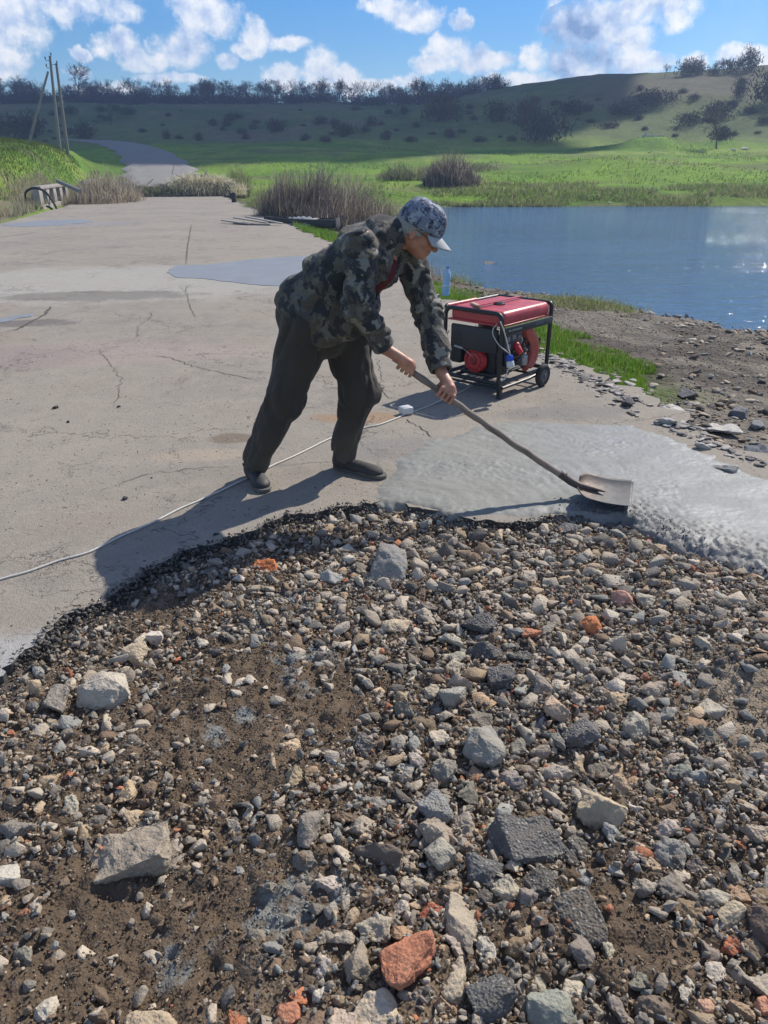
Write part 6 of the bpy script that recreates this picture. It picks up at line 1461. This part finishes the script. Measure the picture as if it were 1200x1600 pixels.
# far-shore fringe of taller weeds
n = 45000; x = rs.uniform(3, 62, n); y = 47.8+rs.rand(n)**1.8*9; k = fbm2(x*.22, y*.4, 132, 3) > -.05; x, y = x[k], y[k]; n = len(x); c = gcol(n, 'm')*.9
blades('undergrowth', np.stack([x, y, terrain(x, y)-.02], 1), rs.uniform(.12, .42, n), .05, .6, c, RMT, 'rough green and brown weeds fringing the far shore of the lake', 'weeds')
n = 60000; x = rs.uniform(-12, 66, n); y = 50+rs.rand(n)**1.2*52; k = (fbm2(x*.16, y*.16, 133, 4) > .12) & (rs.rand(n) < .35); x, y = x[k], y[k]; n = len(x); c = gcol(n, 'g')*1.15; kk = rs.rand(n) < .3; c[kk] = gcol(kk.sum(), 'm')
blades('meadow_grass', np.stack([x, y, terrain(x, y)-.02], 1), rs.uniform(.08, .28, n), .09, .6, c*.9, GMT, 'tufts of taller grass on the green meadow beyond the lake', 'grass')
# ---- reed and willow thickets
def thicket(name, cx, cy, rx, ry, n, h, lab, col='d', lean=.35, dirn=None, grp='bare thickets by the lake', w=.03, dark=.5, seed=1, stemcol=(.10, .085, .075)):
    r_ = np.random.RandomState(seed); e0 = empty(name, (cx, cy, tz(cx, cy)), lab, 'bush', grp)
    a = r_.rand(n)*2*pi; rr = r_.rand(n)**.5; x = cx+np.cos(a)*rr*rx; y = cy+np.sin(a)*rr*ry; z = terrain(x, y)-.05
    hh = h*r_.uniform(.25, 1.05, n)*(1-.65*rr**2)*(1+.35*fbm2(x*1.1+seed, y*1.1, 77, 2)); c = gcol(n, col, r_)
    dk = r_.rand(n) < dark; c[dk] = np.array(stemcol)*r_.uniform(.6, 1.6, (dk.sum(), 1))
    blades('stems', np.stack([x, y, z], 1), hh, w, lean, c, RMT, parent=e0, segs=4, dirs=None if dirn is None else np.full(n, dirn), rs=r_)
    m2 = n*3; i = r_.randint(0, n, m2); u = r_.uniform(.3, 1., m2); b_ = np.stack([x[i]+r_.randn(m2)*.18*u+np.where(dirn is None, 0, cos(dirn or 0)*lean*u*u*hh[i]*.8), y[i]+r_.randn(m2)*.2*u, z[i]+hh[i]*u*.78], 1)
    blades('twigs', b_, h*.22*r_.rand(m2)+.05, w*.5, .9, c[i]*r_.uniform(.8, 1.4, (m2, 1)), RMT, parent=e0, segs=2, rs=r_)
q = P(470, 332); thicket('reed_bush', q[0]+.2, q[1]-1.5, 1.6, 1.6, 2400, 2.35, 'big dark purple-brown bush of leaning bare stems right of the far slab', 'd', .35, 1.0, seed=1, dark=.75, stemcol=(.125, .105, .10))
q = P(540, 335); thicket('reed_bush', q[0], q[1]+1, 2.0, 1.8, 1700, 2.4, 'tawny bare bush just behind the worker\'s back', 'd', .5, .9, seed=2, dark=.5, stemcol=(.16, .125, .105))
q = P(590, 330); thicket('reed_bush', q[0]+.8, q[1], 2.2, 2, 1400, 1.5, 'greenish weedy bush behind the worker\'s shoulder', 'm', .5, None, seed=3, dark=.2)
q = P(410, 318); thicket('reed_bush', q[0]+.6, q[1]-2, 1.2, 2.4, 1000, 1.25, 'low yellow-green weeds right of the far slab end', 'm', .5, None, seed=4, dark=.1)
thicket('bare_bush', 4.6, 55, 2.0, 1.8, 1500, 2.5, 'dark purplish bare bush on the far shore above the worker\'s cap', 'd', .35, None, seed=5, dark=.75, w=.045, stemcol=(.105, .088, .082))
thicket('bare_bush', 1.6, 60, 2.2, 2, 800, 1.5, 'brownish thin scrub left of the dark far-shore bush', 'm', .5, None, seed=6, dark=.45, w=.05)
thicket('bare_bush', 6.5, 70, 3.5, 2.5, 700, 1.2, 'thin brown scrub on the meadow behind the dark far-shore bush', 'm', .5, None, seed=7, dark=.4, w=.05)
q = P(150, 297); thicket('reed_bush', -13.9, 40.0, 1.6, 3.0, 2200, 2.2, 'tall pale dry bush behind the concrete barriers at left', 'd', .5, None, seed=8, dark=.25, w=.035)
thicket('reed_bush', -15.6, 45.5, 1.8, 2.0, 1400, 2.0, 'dry grey bush left of the brush pile where the dirt road starts', 'd', .5, None, seed=9, dark=.4, w=.035)
thicket('reed_bush', -9.3, 50.5, .9, 1.2, 700, 2.6, 'tall yellow-green weeds right of the brush pile', 'm', .5, None, seed=10, dark=.1, w=.04)
q = P(672, 432, -.3); thicket('weed_tuft', q[0]-.1, q[1], .18, .3, 260, .5, 'dry weed tuft at the water edge behind the worker\'s chest', 'd', .6, None, seed=11, dark=.4, w=.012)
q = P(732, 437, -.5); thicket('weed_tuft', q[0], q[1], .7, .4, 700, .28, 'green weeds at the water edge behind the generator', 'm', .6, None, seed=12, dark=.2, w=.015)
q = P(905, 480, -.5); thicket('weed_tuft', q[0], q[1], 1.0, .8, 1400, .22, 'low green weeds on the bank tip right of the generator', 'm', .6, None, seed=13, dark=.2, w=.015)
# ---- brush pile across the road end
br_m = simple('branch_bark', (.30, .26, .20), .9, var=.3, scale=20); bp0 = empty('brush_pile', (-12.3, 48.6, 0), 'long heap of cut branches laid across the far end of the slab', 'brush pile')
r_ = np.random.RandomState(31); mb = MB()
for i in range(330):
    u = r_.rand(); cx = -15.4+6.6*u; cy = 46.9+u*1.7+r_.randn()*.35; hz = np.interp(u, [0, .4, .55, .85, 1], [.5, .55, 1.15, 1.0, .5])*r_.rand(); L = r_.uniform(.6, 1.9); a = r_.choice([0, pi])+r_.randn()*.5; el_ = r_.randn()*.35+.12
    d = np.array([cos(a)*cos(el_), sin(a)*cos(el_), sin(el_)]); p0 = np.array([cx, cy, hz]); p0[2] = max(p0[2], .03-min(0, d[2])*L*.5)
    mb.tube([p0-d*L*.5, p0+[0, 0, .05*r_.randn()], p0+d*L*.5], .02, 4, rs=[.026, .018, .008])
mb.build('branch', br_m, bp0, 180)
n = 8000; u = r_.rand(n)**.7; x = -15.4+6.6*u+r_.randn(n)*.3; y = 46.9+u*1.7+r_.randn(n)*.4; z = np.maximum(.0, np.interp(u, [0, .4, .55, .85, 1], [.25, .35, 1.05, .95, .4])*r_.rand(n)**1.3); c = gcol(n, 'm', r_); kk = (u > .45); c[kk] = np.array([.70, .64, .45])*r_.uniform(.7, 1.3, (kk.sum(), 1))
blades('twigs', np.stack([x, y, z], 1), r_.uniform(.15, .5, n), .03, 1.1, c, RMT, parent=bp0, segs=2, rs=r_)

# ------------------------------------------------------------------ bare trees
def bare_tree(seed, H, spread=.5, levels=5, tw=1.):
    r_ = random.Random(seed); segs = []
    def grow(p, d, L, rad, lv):
        q = p; dd = d
        for i in range(2):
            nd = (dd+Vector((r_.gauss(0, .12), r_.gauss(0, .12), r_.gauss(0, .08)+.04))).normalized(); q2 = q+nd*L*.5; segs.append((q, q2, rad*(1-.3*i), rad*(.7-.2*i), lv)); q = q2; dd = nd
            if lv < levels and i == 0 and lv > 0: k2 = (nd.orthogonal().normalized()); k2.rotate(Matrix.Rotation(r_.uniform(0, 6.28), 3, nd)); grow(q, (nd*.6+k2*.8).normalized(), L*.6, rad*.5, lv+1)
        if lv < levels:
            nb = r_.choice((2, 3, 3)) if lv else 4
            for _ in range(nb):
                k2 = dd.orthogonal().normalized(); k2.rotate(Matrix.Rotation(r_.uniform(0, 6.28), 3, dd)); grow(q, (dd*1.0+k2*r_.uniform(.5, 1.)*spread*1.7).normalized(), L*r_.uniform(.55, .82), rad*.55, lv+1)
    grow(Vector((0, 0, 0)), Vector((r_.gauss(0, .06), r_.gauss(0, .06), 1)).normalized(), H*.30, H*.022, 0)
    def mk(sel, kk):
        V = []; F = []
        for (a, b_, r1, r2, lv) in segs:
            if not sel(lv): continue
            d = (b_-a).normalized(); n1_ = d.orthogonal().normalized(); n2_ = d.cross(n1_); o_ = len(V); r1 = max(r1, .018*tw*H/8); r2 = max(r2, .012*tw*H/8)
            for (c_, rr) in ((a, r1), (b_, r2)):
                for j in range(kk): V.append(tuple(c_+n1_*rr*cos(2*pi*j/kk)+n2_*rr*sin(2*pi*j/kk)))
            for j in range(kk): F.append([o_+j, o_+(j+1) % kk, o_+kk+(j+1) % kk, o_+kk+j])
        return V, F
    return mk(lambda l: l <= 1, 6), mk(lambda l: l > 1, 3)
bark = simple('grey_bark', (.085, .070, .062), .95, var=.2, scale=2); twm = simple('bare_twigs', (.105, .082, .078), .95, var=.25, scale=1)
def mkproto(v, f, name, m):
    o = npmesh(name, v, f, m); me = o.data; bpy.data.objects.remove(o); return me
tprot = []
for i in range(9):
    (v1_, f1_), (v2_, f2_) = bare_tree(40+i, 8, (.42, .5, .6)[i % 3], 5 if i % 2 else 5, 1.25)
    tprot.append((mkproto(v1_, f1_, 'trunk', bark), mkproto(v2_, f2_, 'crown', twm)))
def place_tree(x, y, s0, k, lab, grp, name='bare_tree', rz=None):
    r = bpy.data.objects.new(name, None); COL.objects.link(r); z = tz(x, y); r.location = (x, y, z-.2); r.scale = (s0*rs.uniform(.85, 1.2), s0*rs.uniform(.85, 1.2), s0); r.rotation_euler = (0, 0, rs.rand()*6.28); r.empty_display_size = .5
    for nm, me in (('trunk', tprot[k][0]), ('crown', tprot[k][1])):
        o = bpy.data.objects.new(nm, me); COL.objects.link(o); o.parent = r
    tag(r, lab, 'tree', grp); return r
def at_az(px, dist):
    a = azel(px, 300)[0]; return dist*sin(a), dist*cos(a)
TL = 'bare brown tree in the long treeline on the left ridge'; TG = 'bare trees of the ridge treeline'
for i in range(150):
    px = rs.uniform(-60, 770); dd = rs.uniform(238, 262) if px < 650 else rs.uniform(220, 240); x, y = at_az(px, dd)
    place_tree(x, y, rs.uniform(.55, .95)*(1.0 if px < 660 else .8), rs.randint(9), TL, TG)
x, y = at_az(145, 235); place_tree(x, y, 1.35, 3, 'tallest bare round tree of the treeline, right of the utility poles', None)
x, y = at_az(22, 225); place_tree(x, y, 1.2, 5, 'tall bare tree at the left edge of the treeline', None)
for (px, s0, k, lab) in ((1013, .42, 1, 'small bare tree leftmost on the right-hand hilltop'), (1048, .62, 2, 'wide bare tree second on the right-hand hilltop'), (1060, .55, 4, 'bare tree third on the right-hand hilltop'), (1085, .42, 0, 'small bare tree between the two clumps on the hilltop'), (1100, .5, 6, 'bare tree left of the round one on the hilltop'), (1118, .5, 7, 'bare tree touching the round one on the hilltop'), (1137, .8, 8, 'largest round bare tree on the right-hand hilltop')):
    x, y = at_az(px, 186); place_tree(x, y, s0*.95, k, lab, None)
for (px, py_, s0, k, lab) in ((618, 190, .85, 2, 'bare tree on the middle slope standing above the brown scrub'), (1108, 245, .75, 5, 'small bare tree on the far meadow edge with a long shadow'), (188, 190, .7, 1, 'single bare tree on the left slope above the dirt road')):
    dd = 170 if py_ < 200 else 104; x, y = at_az(px, dd); place_tree(x, y, s0, k, lab, None)
# continuous scrub under the treeline
def shrubmesh(seed, n=900):
    r_ = np.random.RandomState(seed); u = r_.randn(n, 3); u /= np.linalg.norm(u, axis=1)[:, None]; rr = r_.rand(n)**.45; lob = 1+.35*np.sin(u[:, 0]*5+seed)*np.cos(u[:, 1]*4)
    p = u*(rr*lob)[:, None]*[1, 1, .62]; p[:, 2] += .5; p = p[p[:, 2] > 0]; n = len(p); a = r_.rand(n)*2*pi; w_ = .03; d = (u[:n]*.5+r_.randn(n, 3)*.5+[0, 0, .7]); d /= np.linalg.norm(d, axis=1)[:, None]
    s_ = np.cross(d, r_.randn(n, 3)); s_ /= np.linalg.norm(s_, axis=1)[:, None]; L = .22
    V = np.stack([p-s_*w_, p+s_*w_, p+d*L], 1).reshape(-1, 3); F = np.arange(len(V)).reshape(-1, 3); return V, F
shm_ = [mkproto(*shrubmesh(i), 'shrub', m_) for i, m_ in enumerate([simple('shrub_twigs', (.065, .058, .052), .95, var=.3, scale=1), simple('shrub_twigs_brown', (.09, .075, .058), .95, var=.3, scale=1), simple('shrub_twigs_green', (.055, .065, .035), .95, var=.3, scale=1)]*3)]
n = 420; V_ = []; F_ = []; C_ = []; off = 0
for i in range(n):
    px = rs.uniform(-70, 770); dd = rs.uniform(228, 264) if px < 640 else rs.uniform(205, 240); x, y = at_az(px, dd); v, f = shrubmesh(500+i, 170); s0 = rs.uniform(1.6, 3.0); v = v*[s0*1.4, s0*1.4, s0]+[x, y, tz(x, y)-.3]
    V_.append(v); F_.append(f+off); off += len(v); C_.append(np.tile(np.array([.075, .066, .062])*rs.uniform(.7, 1.5), (len(v), 1)))
o = npmesh('undergrowth', np.concatenate(V_), np.concatenate(F_), RMT, col=np.concatenate(C_)); tag(o, 'continuous mass of dark brush under the ridge treeline', 'undergrowth', kind='stuff')
def bush(px, py, wpx, hpx, lab, k, dist, grp):
    x, y = at_az(px, dist); o = bpy.data.objects.new('bush', shm_[k % 9]); COL.objects.link(o); s0 = wpx/FPX*dist*.42
    o.location = (x, y, tz(x, y)-.2); o.scale = (s0, s0, hpx/FPX*dist*.58); o.rotation_euler = (0, 0, rs.rand()*6); tag(o, lab, 'bush', grp)
def dist_for(px, py, lo=112, hi=262):
    a, e_ = azel(px, py); rr = np.linspace(lo, hi, 220); z = terrain(rr*sin(a), rr*cos(a)); ang = np.arctan2(z-CAMH, rr); i = np.where(ang >= e_)[0]; return rr[i[0]] if len(i) else hi-15
BS = [(436,205,36,26,'roundish dark bush left of centre on the dark slope'),(505,195,30,18,'low dark bush on the slope between two rounder ones'),(540,212,40,26,'dark bush lowest on the middle slope'),(580,198,20,22,'small round dark bush on the middle slope'),(510,222,22,14,'small dark bush by the meadow edge in the middle'),
 (318,220,16,18,'small dark bush on the left slope beside the dirt road'),(270,218,14,20,'upright dark bush left of the road bend'),(390,218,14,14,'tiny dark bush on the slope right of the road bend'),(145,218,36,36,'dark bush right of the utility poles'),(60,215,60,46,'large dark bush behind the utility poles'),(15,215,40,40,'dark bush at the left edge behind the knoll'),
 (375,185,34,14,'flat dark bush high on the left slope'),(215,180,30,14,'low brush high on the left slope'),(690,190,70,50,'broad dark thicket right of centre on the slope'),(770,190,46,40,'dark thicket at the foot of the right hill'),(840,222,80,60,'big dark bluish bush at the right hill foot'),(815,195,50,50,'dark bush left of the big bluish one'),
 (880,180,60,30,'dark scrub patch on the right hill'),(960,180,60,26,'wide dark scrub on the middle of the right hill'),(1000,165,70,30,'dark scrub high on the right hill'),(1060,195,44,26,'dark bush low on the right hill'),(1100,185,54,30,'dark bush beside the gully on the right hill'),(1128,155,22,40,'upright dark bush in the gully of the right hill'),(1180,165,70,60,'large dark rounded bush at the right edge of the hill'),
 (1175,192,30,16,'small dark bush below the large one at the right edge'),(1210,200,30,20,'dark bush cut by the right edge of the hill'),(1150,180,22,14,'small bush right of the gully'),(940,200,40,12,'flat scrub low on the right hill'),(1112,232,36,26,'grey shrub at the foot of the meadow tree'),(640,222,24,14,'small dark shrub on the slope foot near centre'),(745,222,26,14,'small shrub at the slope foot right of centre')]
for i, (px, py, w_, h_, lab) in enumerate(BS): bush(px, py, w_, h_, lab, i, dist_for(px, py), 'dark bushes on the hillside')
for i in range(110):
    px = rs.uniform(-20, 1230); lo_ = 172 if px < 700 else 150; py = rs.uniform(lo_, 222); 
    if px > 700: py = rs.uniform(np.interp(px, [700, 1200], [165, 125]), 222)
    w_ = rs.uniform(8, 22); bush(px, py, w_, w_*rs.uniform(.5, .9), 'small dark bush scattered on the hillside grass', i, dist_for(px, py), 'small bushes scattered on the hillside')

for i, (px, w_, h_, lab) in enumerate(((1046,34,30,'dense bush under the wide trees on the right-hand hilltop'),(1062,26,22,'bush right of the dense one on the right-hand hilltop'),(1108,30,24,'bush left of the round tree on the hilltop'),(1135,34,34,'dense bush around the largest round tree on the hilltop'),(1085,20,14,'low bush between the two hilltop clumps'))): bush(px, 0, w_, h_, lab, i, 187, 'bushes on the right-hand hilltop')
# low wall far away at the right meadow edge
x, y = at_az(1008, 108); mb = MB(); mb.box((x, y, tz(x, y)+.12), (2.6, .3, .42), .04); mb.box((x-.9, y, tz(x, y)+.42), (.2, .28, .3), .03); o = mb.build('trough', simple('pale_concrete', (.45, .43, .40), .9), None); tag(o, 'low pale concrete trough at the edge of the far meadow', 'trough')

# ------------------------------------------------------------------ the cloud whose shade lies on the hill
clm = simple('cloud_white', (.80, .80, .80), 1., var=.02, scale=.02)
bmc = bmesh.new()
from mathutils import noise as mn
def puff(gx, gy, rx, ry, hz, seed):
    t_ = bmesh.new(); bmesh.ops.create_icosphere(t_, subdivisions=5, radius=1)
    for v in t_.verts:
        d = 1+.22*mn.fractal(v.co*1.6+Vector((seed, 0, 0)), .6, 2, 5); v.co = v.co*d
        if v.co.z < 0: v.co.z *= .35
    H = 260.; k = H/tan(SUN_EL)
    bmesh.ops.transform(t_, matrix=Matrix.Translation((gx+sin(SUN_AZ)*k, gy+cos(SUN_AZ)*k, H)) @ Matrix.Diagonal((rx, ry, hz, 1)), verts=t_.verts)
    me = bpy.data.meshes.new('t'); t_.to_mesh(me); t_.free(); bmc.from_mesh(me); bpy.data.meshes.remove(me)
for i, q in enumerate(((-120,190,110,85,40),(-48,195,72,86,50),(8,200,36,74,40),(-30,86,24,15,10),(-75,118,75,36,25),(-12,104,34,20,14),(4,136,30,20,18),(-190,150,80,60,30))): puff(*q, i*3.3)
me = bpy.data.meshes.new('cloud'); bmc.to_mesh(me); bmc.free(); o = link('cloud', me, clm, smooth=180); tag(o, kind='structure')

# ------------------------------------------------------------------ haze
hz = MB(); hz.box((0, 240, 18), (1100, 560, 56)); ho = hz.build('haze', None); ho['kind'] = 'stuff'; ho['label'] = 'thin blue air between the lake and the hills'
hm = bpy.data.materials.new('haze'); hm.use_nodes = True; tt_ = NT(hm.node_tree); tt_.n.remove(tt_.n['Principled BSDF'])
pv = tt_.node('VolumePrincipled', {'Color': (.55, .72, 1., 1), 'Density': .0011}); tt_.l.new(pv.outputs[0], tt_.n['Material Output'].inputs['Volume']); ho.data.materials.append(hm)
